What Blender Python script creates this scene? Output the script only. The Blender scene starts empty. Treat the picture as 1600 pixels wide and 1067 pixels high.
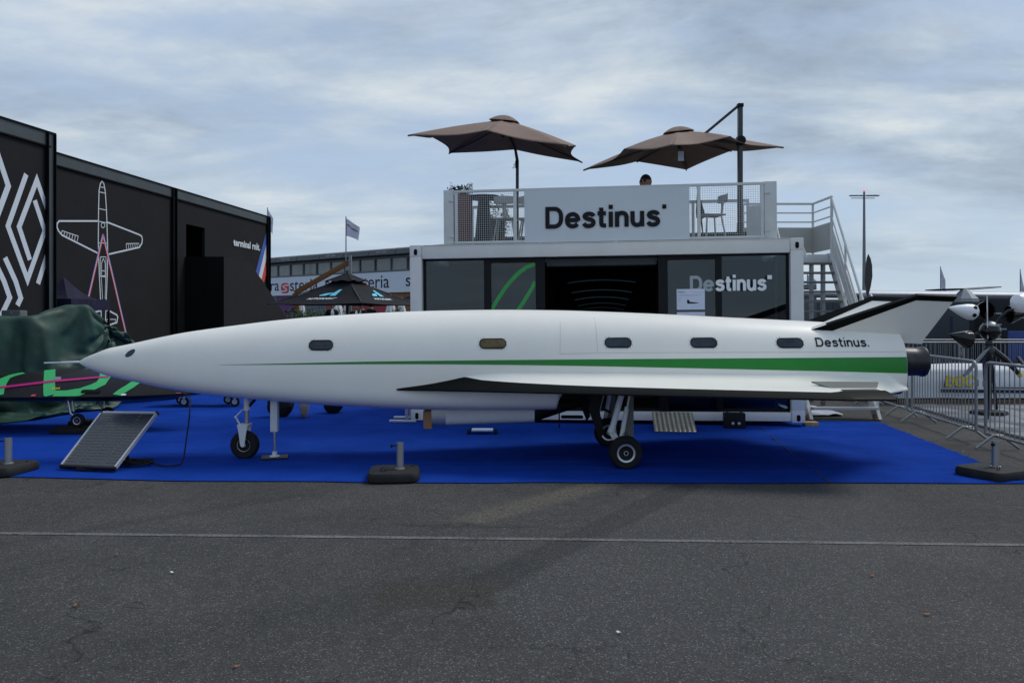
import bpy, bmesh, math, random
import numpy as np
from mathutils import Vector, Matrix, noise
R = math.radians
S = bpy.context.scene
COL = S.collection
random.seed(7)

# ------------------------------------------------------------------ camera
cam = bpy.data.cameras.new('camera')
cam.sensor_width = 36.0
cam.lens = 27.56
cam.shift_y = -0.0228
cam.clip_start = 0.1
cam.clip_end = 6000
camo = bpy.data.objects.new('camera', cam)
COL.objects.link(camo)
camo.location = (0, 0, 1.65)
camo.rotation_euler = (R(90), 0, 0)
S.camera = camo

# ------------------------------------------------------------------ world and sun
SUN_EL, SUN_AZ = 52.0, 62.0        # azimuth clockwise from the view direction (+Y)
wd = bpy.data.worlds.new('World')
S.world = wd
wd.use_nodes = True
nt = wd.node_tree
nt.nodes.clear()


def N(t, kind, **kw):
    n = t.nodes.new(kind)
    for k, v in kw.items():
        setattr(n, k, v)
    return n


def L(t, a, b):
    t.links.new(a, b)


def math_n(t, op, a, b=None, c=None, clamp=False):
    n = N(t, 'ShaderNodeMath', operation=op)
    n.use_clamp = clamp
    for i, x in enumerate((a, b, c)):
        if x is None:
            continue
        if isinstance(x, (int, float)):
            n.inputs[i].default_value = x
        else:
            L(t, x, n.inputs[i])
    return n.outputs[0]


def mix_c(t, f, a, b, mode='MIX'):
    n = N(t, 'ShaderNodeMix', data_type='RGBA', blend_type=mode)
    for i, x in ((0, f), (6, a), (7, b)):
        if isinstance(x, (int, float)):
            n.inputs[i].default_value = x
        elif isinstance(x, tuple):
            n.inputs[i].default_value = (*x[:3], 1)
        else:
            L(t, x, n.inputs[i])
    return n.outputs[2]


def ramp(t, fac, stops):
    n = N(t, 'ShaderNodeValToRGB')
    e = n.color_ramp.elements
    while len(e) < len(stops):
        e.new(0.5)
    for k, (p, c) in enumerate(stops):
        e[k].position = p
        e[k].color = (*c[:3], 1) if isinstance(c, tuple) else (c, c, c, 1)
    L(t, fac, n.inputs[0])
    return n.outputs[0]


def noise_n(t, vec, scale, detail=4, rough=.55, dist=0.0):
    n = N(t, 'ShaderNodeTexNoise')
    n.inputs['Scale'].default_value = scale
    n.inputs['Detail'].default_value = detail
    n.inputs['Roughness'].default_value = rough
    n.inputs['Distortion'].default_value = dist
    L(t, vec, n.inputs['Vector'])
    return n.outputs['Fac']


tc = N(nt, 'ShaderNodeTexCoord')
sky = N(nt, 'ShaderNodeTexSky')
sky.sky_type = 'NISHITA'
sky.sun_disc = False
sky.sun_elevation = R(SUN_EL)
sky.sun_rotation = R(SUN_AZ)
sky.air_density = 1.0
sky.dust_density = 1.5
sky.ozone_density = 1.2
sep = N(nt, 'ShaderNodeSeparateXYZ')
L(nt, tc.outputs['Generated'], sep.inputs[0])
zc = math_n(nt, 'MAXIMUM', sep.outputs[2], 0.0)
zd = math_n(nt, 'ADD', zc, 0.17)
cx = math_n(nt, 'DIVIDE', sep.outputs[0], zd)
cy = math_n(nt, 'DIVIDE', sep.outputs[1], zd)
comb = N(nt, 'ShaderNodeCombineXYZ')
L(nt, cx, comb.inputs[0])
L(nt, cy, comb.inputs[1])
mp = N(nt, 'ShaderNodeMapping')
mp.inputs['Rotation'].default_value = (0, 0, R(18))
mp.inputs['Scale'].default_value = (.62, .95, 1)
mp.inputs['Location'].default_value = (3.4, 11.8, 0)
L(nt, comb.outputs[0], mp.inputs[0])
n1 = noise_n(nt, mp.outputs[0], 0.9, 10, .58, .15)
n2 = noise_n(nt, mp.outputs[0], 3.4, 10, .62, .15)
cl_f = math_n(nt, 'ADD', math_n(nt, 'MULTIPLY', n1, .62), math_n(nt, 'MULTIPLY', n2, .38))
cover = ramp(nt, cl_f, [(.42, .06), (.49, .45), (.56, .85), (.63, 1.0)])
n3 = noise_n(nt, mp.outputs[0], 1.7, 11, .60, .2)
shade = ramp(nt, n3, [(.36, (2.7, 3.4, 4.5)), (.45, (3.8, 4.7, 5.9)), (.53, (5.5, 6.4, 7.4)), (.64, (7.9, 8.4, 8.6))])
skyb = mix_c(nt, .80, sky.outputs[0], (4.6, 6.1, 8.6))
skyc = mix_c(nt, cover, skyb, shade)
# haze belt of brighter air towards the horizon, the same in every direction
hz = ramp(nt, sep.outputs[2], [(0.0, 1.0), (.16, .40), (.45, 0.0)])
hzf = math_n(nt, 'MULTIPLY', hz, .62)
skyh = mix_c(nt, hzf, skyc, (6.2, 7.4, 8.1))
bg = N(nt, 'ShaderNodeBackground')
bg.inputs[1].default_value = 0.072
L(nt, skyh, bg.inputs[0])
wo = N(nt, 'ShaderNodeOutputWorld')
L(nt, bg.outputs[0], wo.inputs[0])

sun = bpy.data.lights.new('sun', 'SUN')
sun.energy = 1.5
sun.angle = R(20)
sun.color = (1.0, .94, .85)
suno = bpy.data.objects.new('sun', sun)
COL.objects.link(suno)
sv = Vector((math.sin(R(SUN_AZ)) * math.cos(R(SUN_EL)), math.cos(R(SUN_AZ)) * math.cos(R(SUN_EL)), math.sin(R(SUN_EL))))
suno.rotation_euler = sv.to_track_quat('Z', 'Y').to_euler()
suno.location = sv * 50

S.view_settings.view_transform = 'Standard'
S.view_settings.look = 'None'
S.view_settings.exposure = 0.36
S.view_settings.gamma = 1.0
S.view_settings.use_curve_mapping = False
S.render.engine = 'CYCLES'
S.cycles.use_denoising = True
S.cycles.max_bounces = 8
S.cycles.transparent_max_bounces = 16

# ------------------------------------------------------------------ materials
MATS = {}


def mat(name, col, rough=.5, metal=0.0, var=.10, vs=3.0, bump=.0, bs=60.0, spec=.5, coat=0.0, emit=None, two=None):
    m = bpy.data.materials.new(name)
    m.use_nodes = True
    t = m.node_tree
    p = t.nodes['Principled BSDF']
    tcn = N(t, 'ShaderNodeTexCoord')
    v = tcn.outputs['Object']
    f = noise_n(t, v, vs, 5, .6)
    lo = tuple(c * (1 - var) for c in col)
    hi = two if two else tuple(min(1, c * (1 + var)) for c in col)
    L(t, ramp(t, f, [(.3, lo), (.7, hi)]), p.inputs['Base Color'])
    f2 = noise_n(t, v, vs * 4.3, 4, .6)
    r = math_n(t, 'MULTIPLY_ADD', f2, .16, max(rough - .08, 0), clamp=True)
    L(t, r, p.inputs['Roughness'])
    p.inputs['Metallic'].default_value = metal
    p.inputs['Specular IOR Level'].default_value = spec
    p.inputs['Coat Weight'].default_value = coat
    p.inputs['Coat Roughness'].default_value = .12
    if bump:
        bn = N(t, 'ShaderNodeBump')
        bn.inputs['Strength'].default_value = bump
        bn.inputs['Distance'].default_value = .01
        L(t, noise_n(t, v, bs, 6, .6), bn.inputs['Height'])
        L(t, bn.outputs[0], p.inputs['Normal'])
    if emit:
        p.inputs['Emission Color'].default_value = (*emit[:3], 1)
        p.inputs['Emission Strength'].default_value = emit[3]
    MATS[name] = m
    return m


def glassmat(name, tint, refl=.06, rough=.02):
    m = bpy.data.materials.new(name)
    m.use_nodes = True
    t = m.node_tree
    t.nodes.clear()
    tr = N(t, 'ShaderNodeBsdfTransparent')
    tr.inputs[0].default_value = (*tint, 1)
    gl = N(t, 'ShaderNodeBsdfGlossy')
    gl.inputs['Roughness'].default_value = rough
    gl.inputs[0].default_value = (.9, .96, 1, 1)
    fr = N(t, 'ShaderNodeFresnel')
    fr.inputs[0].default_value = 1.5
    fa = math_n(t, 'ADD', math_n(t, 'MULTIPLY', fr.outputs[0], 1.0), refl, clamp=True)
    mx = N(t, 'ShaderNodeMixShader')
    L(t, fa, mx.inputs[0])
    L(t, tr.outputs[0], mx.inputs[1])
    L(t, gl.outputs[0], mx.inputs[2])
    o = N(t, 'ShaderNodeOutputMaterial')
    L(t, mx.outputs[0], o.inputs[0])
    MATS[name] = m
    return m


mat('white_paint', (.86, .84, .775), .36, var=.03, vs=1.6, coat=.12)
mat('green_paint', (.006, .21, .018), .38, var=.05)
mat('black_paint', (.006, .007, .007), .55, var=.2, spec=.07)
mat('satin_black', (.016, .016, .018), .5, var=.25, bump=.1, spec=.16)
mat('grey_panel', (.125, .135, .128), .5, var=.12)
mat('tip_grey', (.05, .056, .052), .6, spec=.15)
mat('seam_grey', (.50, .50, .48), .6)
mat('nozzle_metal', (.05, .05, .055), .38, metal=.75, var=.25, vs=8)
mat('dark_hole', (.006, .006, .007), .8, spec=.16)
mat('rubber', (.016, .016, .017), .82, var=.3, bump=.25, bs=90, spec=.16)
mat('gear_white', (.64, .66, .67), .4, var=.06)
mat('rim_silver', (.55, .57, .62), .32, metal=.55, var=.08)
mat('steel', (.42, .43, .45), .35, metal=.8, var=.12)
mat('tread_grey', (.15, .155, .155), .6, metal=.2)
mat('galvanised', (.25, .265, .28), .50, metal=.55, var=.22, vs=9)
mat('aluminium', (.62, .64, .66), .35, metal=.7, var=.08)
mat('container_white', (.68, .685, .665), .45, var=.05, vs=2.2, bump=.05)
mat('stair_white', (.60, .625, .62), .5, var=.06, vs=4)
mat('stair_panel', (.40, .405, .385), .6, var=.06)
mat('banner_white', (.60, .66, .70), .6, var=.02)
mat('letter_black', (.012, .013, .016), .5, var=.1, spec=.16)
mat('letter_white', (.78, .82, .85), .5, var=.03)
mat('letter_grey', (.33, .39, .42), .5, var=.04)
mat('letter_blue', (.05, .13, .62), .5, var=.03)
mat('frame_black', (.006, .0065, .008), .45, var=.15, spec=.16)
mat('room_dark', (.005, .0055, .007), .85, var=.2, spec=.16)
mat('room_grey', (.048, .060, .068), .85, var=.1)
mat('screen_arc', (.01, .03, .045), .6, emit=(.05, .14, .2, .05))
mat('screen_black', (.002, .002, .0025), .7, spec=.02)
mat('tread_raised', (.60, .54, .44), .4, metal=.3, var=.1)
mat('decal_green', (.03, .34, .07), .5, var=.05)
mat('paper', (.62, .67, .80), .7, var=.03)
mat('paper_grey', (.38, .42, .52), .7, var=.03)
mat('canopy', (.215, .148, .118), .85, var=.08, vs=6, bump=.15, bs=300)
mat('pole_dark', (.045, .047, .05), .42, metal=.35, var=.12)
mat('rattan', (.15, .058, .042), .75, var=.35, vs=40, bump=.6, bs=70)
mat('soil', (.02, .015, .01), .9)
mat('leaf', (.045, .085, .028), .6, var=.45, vs=14)
mat('leaf_dark', (.022, .05, .018), .6, var=.5, vs=9)
mat('chair_white', (.38, .385, .38), .45, var=.05)
mat('hall_black', (.0175, .0170, .0190), .85, var=.10, vs=1.2, bump=.06, bs=120, spec=.16)
mat('hall_steel', (.052, .066, .073), .5, metal=.15, var=.15, vs=2)
mat('hall_dark', (.003, .003, .0035), .6, var=.2, spec=.16)
mat('motif_white', (.60, .66, .72), .6, var=.03)
mat('motif_blue', (.045, .10, .42), .6, var=.04)
mat('motif_red', (.55, .06, .045), .6, var=.04)
mat('motif_pink', (.62, .40, .46), .6, var=.03)
mat('tent_navy', (.016, .017, .042), .75, var=.25, vs=5, bump=.2, bs=20, spec=.16)
mat('drone_black', (.009, .009, .010), .38, var=.2, coat=.05, spec=.2)
mat('drone_green', (.035, .42, .13), .42, var=.04)
mat('drone_pink', (.42, .004, .16), .45, var=.04)
mat('resin_black', (.022, .023, .024), .62, var=.25, vs=10, bump=.3, bs=220, spec=.16)
mat('cardboard', (.32, .17, .085), .85, var=.12)
mat('umbrella_black', (.010, .0105, .013), .75, var=.25, vs=2, bump=.2, bs=12, spec=.16)
mat('logo_cyan', (.12, .55, .72), .5, var=.1)
mat('chalet_fascia', (.055, .062, .07), .5, var=.2)
mat('chalet_frame', (.10, .115, .125), .5, var=.15)
mat('chalet_banner', (.60, .66, .76), .6, var=.03)
mat('chalet_red', (.30, .022, .04), .6, var=.1)
mat('chalet_purple', (.11, .02, .14), .6, var=.1)
mat('chalet_grey', (.10, .13, .15), .6, var=.1)
mat('logo_red', (.55, .03, .035), .5, var=.05)
mat('timber', (.20, .085, .025), .7, var=.25, vs=6)
mat('cloth_white', (.58, .60, .63), .8, var=.05, bump=.3, bs=12)
mat('flag_cloth', (.58, .60, .72), .8, var=.05)
mat('skin', (.36, .20, .14), .55, var=.08)
mat('hair', (.012, .009, .007), .6, var=.3)
mat('suit', (.008, .009, .012), .75, var=.2, spec=.16)
mat('shirt', (.60, .64, .70), .75, var=.05)
mat('shirt_blue', (.06, .10, .20), .75, var=.1)
mat('hoarding', (.045, .055, .066), .7, var=.12, vs=.6)
mat('hoarding_dark', (.026, .030, .038), .7, var=.15, vs=.6, spec=.16)
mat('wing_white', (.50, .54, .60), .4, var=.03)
mat('pod_white', (.80, .82, .86), .3, var=.02, coat=.3)
mat('gloss_black', (.006, .006, .007), .18, var=.2, coat=.25, spec=.3)
mat('pod_grey', (.22, .245, .27), .4, metal=.3, var=.15)
mat('yellow_paint', (.62, .50, .02), .5, var=.1)
mat('navy_stripe', (.02, .025, .05), .6, var=.1, spec=.16)
mat('wood', (.30, .21, .11), .8, var=.3, vs=8, bump=.3)
mat('tile_light', (.17, .18, .20), .7, var=.12, vs=4)
mat('tile_dark', (.085, .09, .102), .7, var=.15, vs=4)
mat('solar_frame', (.58, .60, .62), .38, metal=.5, var=.06)
mat('solar_cell', (.020, .021, .024), .22, var=.25, vs=8, coat=.4)
mat('solar_line', (.40, .42, .45), .4, metal=.4)
mat('sign_blue', (.015, .04, .22), .5)
mat('mast_steel', (.19, .21, .225), .5, metal=.4)
mat('beacon', (.5, .03, .03), .4, emit=(1, .08, .06, .8))
mat('leaf_litter', (.30, .11, .02), .8, var=.3)
mat('scrap_white', (.55, .55, .53), .8)
mat('plywood', (.12, .075, .035), .8, var=.2)
mat('tread_plate', (.22, .20, .165), .45, metal=.3, var=.18, vs=10)
mat('black_fabric', (.012, .012, .014), .85, var=.3, bump=.4, bs=60, spec=.16)
mat('grey_fabric', (.20, .19, .17), .85, var=.15, bump=.3, bs=60)
mat('sheet_blue', (.45, .50, .62), .8, var=.08, vs=4, bump=.4, bs=10)
glassmat('window_glass', (.62, .70, .74), .025)
glassmat('smoked_glass', (.42, .50, .54), .012)
mat('cabin_glass', (.022, .030, .045), .15, var=.5, vs=7, coat=.08, spec=.35)
mat('cabin_glass_amber', (.12, .085, .03), .15, var=.5, vs=8, coat=.08, spec=.35)
mat('chalet_glass', (.13, .155, .16), .12, var=.25, vs=.9, coat=.5)


def tarp_mat():
    m = mat('tarp_green', (.020, .060, .045), .55, var=.35, vs=2.5, bump=.35, bs=14, spec=.4)
    return m


tarp_mat()


def capsule(t, x, y, a, b, r, soft):
    # 1 inside a capsule from a to b (metres on the ground), fading over soft
    ax, ay = a
    dx, dy = b[0] - ax, b[1] - ay
    l2 = dx * dx + dy * dy
    px = math_n(t, 'SUBTRACT', x, ax)
    py = math_n(t, 'SUBTRACT', y, ay)
    h = math_n(t, 'ADD', math_n(t, 'MULTIPLY', px, dx / l2), math_n(t, 'MULTIPLY', py, dy / l2), clamp=True)
    ex = math_n(t, 'SUBTRACT', px, math_n(t, 'MULTIPLY', h, dx))
    ey = math_n(t, 'SUBTRACT', py, math_n(t, 'MULTIPLY', h, dy))
    d = math_n(t, 'SQRT', math_n(t, 'ADD', math_n(t, 'MULTIPLY', ex, ex), math_n(t, 'MULTIPLY', ey, ey)))
    return math_n(t, 'DIVIDE', math_n(t, 'SUBTRACT', r, d), soft, clamp=True)


def boxmask(t, x, y, cx_, cy_, hx, hy, soft):
    ax = math_n(t, 'ABSOLUTE', math_n(t, 'SUBTRACT', x, cx_))
    ay = math_n(t, 'ABSOLUTE', math_n(t, 'SUBTRACT', y, cy_))
    a = math_n(t, 'DIVIDE', math_n(t, 'SUBTRACT', hx, ax), soft, clamp=True)
    b = math_n(t, 'DIVIDE', math_n(t, 'SUBTRACT', hy, ay), soft, clamp=True)
    return math_n(t, 'MULTIPLY', a, b)


def asphalt_mat():
    m = bpy.data.materials.new('asphalt')
    m.use_nodes = True
    t = m.node_tree
    p = t.nodes['Principled BSDF']
    g = N(t, 'ShaderNodeNewGeometry')
    v = g.outputs['Position']
    sp = N(t, 'ShaderNodeSeparateXYZ')
    L(t, v, sp.inputs[0])
    wob = math_n(t, 'MULTIPLY_ADD', noise_n(t, v, 4.0, 6, .65), .34, -.17)
    x = math_n(t, 'ADD', sp.outputs[0], wob)
    y = math_n(t, 'ADD', sp.outputs[1], wob)
    big = noise_n(t, v, .55, 6, .6, .3)
    base = ramp(t, big, [(.32, (.040, .0398, .0395)), (.50, (.056, .0552, .0540)), (.66, (.076, .0742, .0712))])
    med = noise_n(t, v, 9.0, 5, .65)
    base = mix_c(t, .35, base, ramp(t, med, [(.3, .022), (.7, .066)]))
    # old repairs, tyre-worn lanes and stains, each a shape of its own
    m6 = capsule(t, x, y, (2.9, 8.4), (1.0, 4.6), 1.25, .35)
    base = mix_c(t, math_n(t, 'MULTIPLY', m6, .5), base, (.066, .066, .067))
    m3 = capsule(t, x, y, (1.75, 7.75), (-.25, 4.75), .17, .05)
    base = mix_c(t, math_n(t, 'MULTIPLY', m3, .42), base, (.017, .018, .019))
    m3b = capsule(t, x, y, (.0, 5.2), (-1.9, 4.0), .30, .28)
    base = mix_c(t, math_n(t, 'MULTIPLY', m3b, .3), base, (.022, .023, .024))
    m1 = boxmask(t, x, y, -.46, 4.68, .37, .24, .04)
    base = mix_c(t, math_n(t, 'MULTIPLY', m1, .9), base, (.040, .038, .033))
    m2 = capsule(t, x, y, (.85, 7.75), (-.30, 6.45), .22, .12)
    base = mix_c(t, math_n(t, 'MULTIPLY', m2, .85), base, (.092, .084, .070))
    m2b = capsule(t, x, y, (.2, 6.2), (-.9, 6.25), .05, .06)
    base = mix_c(t, math_n(t, 'MULTIPLY', m2b, .7), base, (.020, .020, .021))
    m4 = capsule(t, x, y, (-2.6, 7.25), (-3.3, 7.0), .18, .2)
    base = mix_c(t, math_n(t, 'MULTIPLY', m4, .6), base, (.050, .046, .040))
    m5 = capsule(t, x, y, (-4.1, 5.4), (-2.0, 7.3), .14, .12)
    base = mix_c(t, math_n(t, 'MULTIPLY', m5, .35), base, (.024, .024, .026))
    ck = N(t, 'ShaderNodeTexVoronoi', feature='DISTANCE_TO_EDGE')
    ck.inputs['Scale'].default_value = .42
    wv_ = N(t, 'ShaderNodeVectorMath', operation='ADD')
    nz_ = N(t, 'ShaderNodeTexNoise')
    nz_.inputs['Scale'].default_value = 2.2
    nz_.inputs['Detail'].default_value = 7
    L(t, v, nz_.inputs['Vector'])
    sc__ = N(t, 'ShaderNodeVectorMath', operation='SCALE')
    sc__.inputs['Scale'].default_value = .9
    L(t, nz_.outputs['Color'], sc__.inputs[0])
    L(t, v, wv_.inputs[0])
    L(t, sc__.outputs[0], wv_.inputs[1])
    L(t, wv_.outputs[0], ck.inputs['Vector'])
    ckm = ramp(t, ck.outputs['Distance'], [(.0, 1.0), (.005, .0)])
    ckn = ramp(t, noise_n(t, v, .8, 3), [(.46, 0.0), (.56, .85)])
    base = mix_c(t, math_n(t, 'MULTIPLY', ckm, ckn), base, (.010, .010, .010))
    oil = ramp(t, noise_n(t, v, 1.7, 6, .6, 1.2), [(.62, 0.0), (.72, .45)])
    base = mix_c(t, oil, base, (.017, .017, .018))
    # aggregate
    vo = N(t, 'ShaderNodeTexVoronoi')
    vo.inputs['Scale'].default_value = 135
    L(t, v, vo.inputs['Vector'])
    spk = N(t, 'ShaderNodeSeparateColor')
    L(t, vo.outputs['Color'], spk.inputs[0])
    s1 = ramp(t, spk.outputs[0], [(.0, .55), (.6, .95), (.90, 1.15), (.99, 2.8)])
    base = mix_c(t, 1.0, base, s1, 'MULTIPLY')
    L(t, base, p.inputs['Base Color'])
    p.inputs['Roughness'].default_value = .88
    p.inputs['Specular IOR Level'].default_value = .3
    bn = N(t, 'ShaderNodeBump')
    bn.inputs['Strength'].default_value = .55
    bn.inputs['Distance'].default_value = .006
    L(t, math_n(t, 'ADD', vo.outputs['Distance'], math_n(t, 'MULTIPLY', noise_n(t, v, 60, 4), .8)), bn.inputs['Height'])
    L(t, bn.outputs[0], p.inputs['Normal'])
    MATS['asphalt'] = m
    # worn road paint on the same surface
    m2_ = m.copy()
    m2_.name = 'worn_line'
    t = m2_.node_tree
    p = t.nodes['Principled BSDF']
    src = p.inputs['Base Color'].links[0].from_socket
    g = [n for n in t.nodes if n.type == 'NEW_GEOMETRY'][0]
    w = noise_n(t, g.outputs['Position'], 42, 6, .7)
    w2 = noise_n(t, g.outputs['Position'], 3, 4, .6)
    f = ramp(t, math_n(t, 'ADD', math_n(t, 'MULTIPLY', w, .7), math_n(t, 'MULTIPLY', w2, .3)), [(.40, .05), (.58, .90)])
    L(t, mix_c(t, f, src, (.19, .19, .195)), p.inputs['Base Color'])
    MATS['worn_line'] = m2_


asphalt_mat()


def carpet_mat():
    m = bpy.data.materials.new('carpet_blue')
    m.use_nodes = True
    t = m.node_tree
    p = t.nodes['Principled BSDF']
    g = N(t, 'ShaderNodeNewGeometry')
    v = g.outputs['Position']
    f = noise_n(t, v, 1.3, 5, .6, .4)
    fine = noise_n(t, v, 180, 3, .7)
    c = ramp(t, f, [(.3, (.006, .036, .25)), (.7, (.011, .052, .34))])
    c = mix_c(t, 1.0, c, ramp(t, fine, [(.3, .72), (.7, 1.22)]), 'MULTIPLY')
    # dust and scuffs
    du = ramp(t, noise_n(t, v, 14, 7, .75), [(.60, 0.0), (.80, .16)])
    c = mix_c(t, du, c, (.10, .13, .22))
    L(t, c, p.inputs['Base Color'])
    p.inputs['Roughness'].default_value = .95
    p.inputs['Specular IOR Level'].default_value = .02
    bn = N(t, 'ShaderNodeBump')
    bn.inputs['Strength'].default_value = .4
    bn.inputs['Distance'].default_value = .004
    L(t, fine, bn.inputs['Height'])
    L(t, bn.outputs[0], p.inputs['Normal'])
    MATS['carpet_blue'] = m


carpet_mat()


# ------------------------------------------------------------------ mesh helpers
class MB:
    def __init__(self):
        self.v = []
        self.f = []

    def add(self, vs, fs, mx=None):
        o = len(self.v)
        for p in vs:
            self.v.append(tuple(mx @ Vector(p)) if mx else tuple(p))
        for f in fs:
            self.f.append([i + o for i in f])
        return self

    def box(self, c, s, bev=0.0, mx=None, rz=0.0):
        bm = bmesh.new()
        bmesh.ops.create_cube(bm, size=1.0)
        for v in bm.verts:
            v.co = Vector((v.co.x * s[0], v.co.y * s[1], v.co.z * s[2]))
        if bev:
            bmesh.ops.bevel(bm, geom=bm.edges[:], offset=bev, segments=2, affect='EDGES', profile=.6)
        bm.verts.index_update()
        m = Matrix.Translation(c) @ Matrix.Rotation(rz, 4, 'Z')
        if mx:
            m = mx @ m
        self.add([v.co.copy() for v in bm.verts], [[v.index for v in f.verts] for f in bm.faces], m)
        bm.free()
        return self

    def tube(self, pts, r, n=8, caps=True):
        pts = [Vector(p) for p in pts]
        k = len(pts)
        rs = r if isinstance(r, (list, tuple)) else [r] * k
        o = len(self.v)
        up = None
        for i, p in enumerate(pts):
            a = pts[min(i + 1, k - 1)] - pts[max(i - 1, 0)]
            a.normalize()
            if up is None:
                up = Vector((0, 0, 1)) if abs(a.z) < .9 else Vector((0, 1, 0))
            s = a.cross(up)
            s.normalize()
            up2 = s.cross(a)
            up2.normalize()
            up = up2
            for j in range(n):
                t = 2 * math.pi * j / n
                self.v.append(tuple(p + (s * math.cos(t) + up2 * math.sin(t)) * rs[i]))
        for i in range(k - 1):
            for j in range(n):
                j2 = (j + 1) % n
                self.f.append([o + i * n + j, o + i * n + j2, o + (i + 1) * n + j2, o + (i + 1) * n + j])
        if caps:
            self.f.append([o + j for j in reversed(range(n))])
            self.f.append([o + (k - 1) * n + j for j in range(n)])
        return self

    def lathe(self, prof, c=(0, 0, 0), axis=(0, 0, 1), n=24):
        # prof: list of (radius, distance along axis)
        a = Vector(axis).normalized()
        u = a.orthogonal().normalized()
        w = a.cross(u)
        c = Vector(c)
        o = len(self.v)
        for r, h in prof:
            for j in range(n):
                t = 2 * math.pi * j / n
                self.v.append(tuple(c + a * h + (u * math.cos(t) + w * math.sin(t)) * r))
        for i in range(len(prof) - 1):
            for j in range(n):
                j2 = (j + 1) % n
                self.f.append([o + i * n + j, o + i * n + j2, o + (i + 1) * n + j2, o + (i + 1) * n + j])
        if prof[0][0] > 1e-4:
            self.f.append([o + j for j in reversed(range(n))])
        if prof[-1][0] > 1e-4:
            self.f.append([o + (len(prof) - 1) * n + j for j in range(n)])
        return self

    def grid(self, fn, us, vs, flip=False):
        o = len(self.v)
        m = len(vs)
        for u in us:
            for v in vs:
                self.v.append(tuple(fn(u, v)))
        for i in range(len(us) - 1):
            for j in range(m - 1):
                q = [o + i * m + j, o + (i + 1) * m + j, o + (i + 1) * m + j + 1, o + i * m + j + 1]
                self.f.append(q[::-1] if flip else q)
        return self

    def prism(self, poly, d0, d1, fn):
        # poly: 2-d outline; fn(a, b, depth) -> 3-d point
        n = len(poly)
        o = len(self.v)
        for d in (d0, d1):
            for a, b in poly:
                self.v.append(tuple(fn(a, b, d)))
        self.f.append([o + i for i in range(n)])
        self.f.append([o + n + i for i in reversed(range(n))])
        for i in range(n):
            j = (i + 1) % n
            self.f.append([o + j, o + i, o + n + i, o + n + j])
        return self

    def build(self, name, m, parent=None, smooth=38, recalc=True):
        me = bpy.data.meshes.new(name)
        me.from_pydata(self.v, [], self.f)
        if recalc:
            bm = bmesh.new()
            bm.from_mesh(me)
            bmesh.ops.recalc_face_normals(bm, faces=bm.faces[:])
            bm.to_mesh(me)
            bm.free()
        return obj(name, me, m, parent, smooth)


def obj(name, me, m, parent=None, smooth=38):
    if m:
        me.materials.append(MATS[m])
    if smooth:
        me.polygons.foreach_set('use_smooth', [True] * len(me.polygons))
        me.set_sharp_from_angle(angle=R(smooth))
    o = bpy.data.objects.new(name, me)
    COL.objects.link(o)
    if parent:
        o.parent = parent
    return o


def tag(o, label, cat, group=None, kind=None):
    o['label'] = label
    o['category'] = cat
    if group:
        o['group'] = group
    if kind:
        o['kind'] = kind
    return o


def thing(name, label, cat, loc=(0, 0, 0), rz=0.0, group=None):
    o = bpy.data.objects.new(name, None)
    COL.objects.link(o)
    o.location = loc
    o.rotation_euler = (0, 0, rz)
    return tag(o, label, cat, group)


def struct(o, label=None):
    o['kind'] = 'structure'
    return o


def share(o, name, parent, loc=(0, 0, 0), rot=(0, 0, 0)):
    c = o.copy()
    COL.objects.link(c)
    c.parent = parent
    c.location = loc
    c.rotation_euler = rot
    return c


def copy_tree(o, parent=None):
    c = o.copy()
    COL.objects.link(c)
    c.parent = parent
    for ch in o.children:
        copy_tree(ch, c)
    return c


def smooth(t):
    t = max(0.0, min(1.0, t))
    return t * t * (3 - 2 * t)


def lerp(a, b, t):
    return a + (b - a) * t


def pl(x, pts):
    # piecewise linear
    if x <= pts[0][0]:
        return pts[0][1]
    for (a, p), (b, q) in zip(pts, pts[1:]):
        if x <= b:
            return p + (q - p) * (x - a) / (b - a)
    return pts[-1][1]


def spline(pts):
    xs = np.array([p[0] for p in pts], float)
    ys = np.array([p[1] for p in pts], float)
    dx = np.diff(xs)
    sl = np.diff(ys) / dx
    m = np.zeros(len(xs))
    m[0], m[-1] = sl[0], sl[-1]
    for i in range(1, len(xs) - 1):
        if sl[i - 1] * sl[i] > 0:
            w1, w2 = 2 * dx[i] + dx[i - 1], dx[i] + 2 * dx[i - 1]
            m[i] = (w1 + w2) / (w1 / sl[i - 1] + w2 / sl[i])

    def f(x):
        x = min(max(x, xs[0]), xs[-1])
        i = min(max(int(np.searchsorted(xs, x)) - 1, 0), len(xs) - 2)
        t = (x - xs[i]) / dx[i]
        return float((2 * t**3 - 3 * t * t + 1) * ys[i] + (t**3 - 2 * t * t + t) * dx[i] * m[i] + (-2 * t**3 + 3 * t * t) * ys[i + 1] + (t**3 - t * t) * dx[i] * m[i + 1])
    return f


_text_cache = {}


def text_mesh(body, w, h, bold=0.0, shear=0.0, ext=0.0, keep=False):
    # flat lettering, lower-left at the origin; w = full width, h = height of the tallest letter
    cu = bpy.data.curves.new('lettering', 'FONT')
    cu.body = body
    cu.size = 1.0
    cu.offset = bold
    cu.shear = shear
    cu.extrude = ext
    cu.resolution_u = 6
    cu.space_character = 1.0 + bold * 1.1
    ob = bpy.data.objects.new('lettering', cu)
    COL.objects.link(ob)
    dg = bpy.context.evaluated_depsgraph_get()
    me = bpy.data.meshes.new_from_object(ob.evaluated_get(dg))
    bpy.data.objects.remove(ob)
    co = np.array([v.co for v in me.vertices])
    lo, hi = co.min(0), co.max(0)
    base = lo[1] if not keep else min(lo[1], 0.0)
    co[:, 0] = (co[:, 0] - lo[0]) * w / (hi[0] - lo[0])
    co[:, 1] = (co[:, 1] - base) * h / (hi[1] - base)
    return me, co


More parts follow.
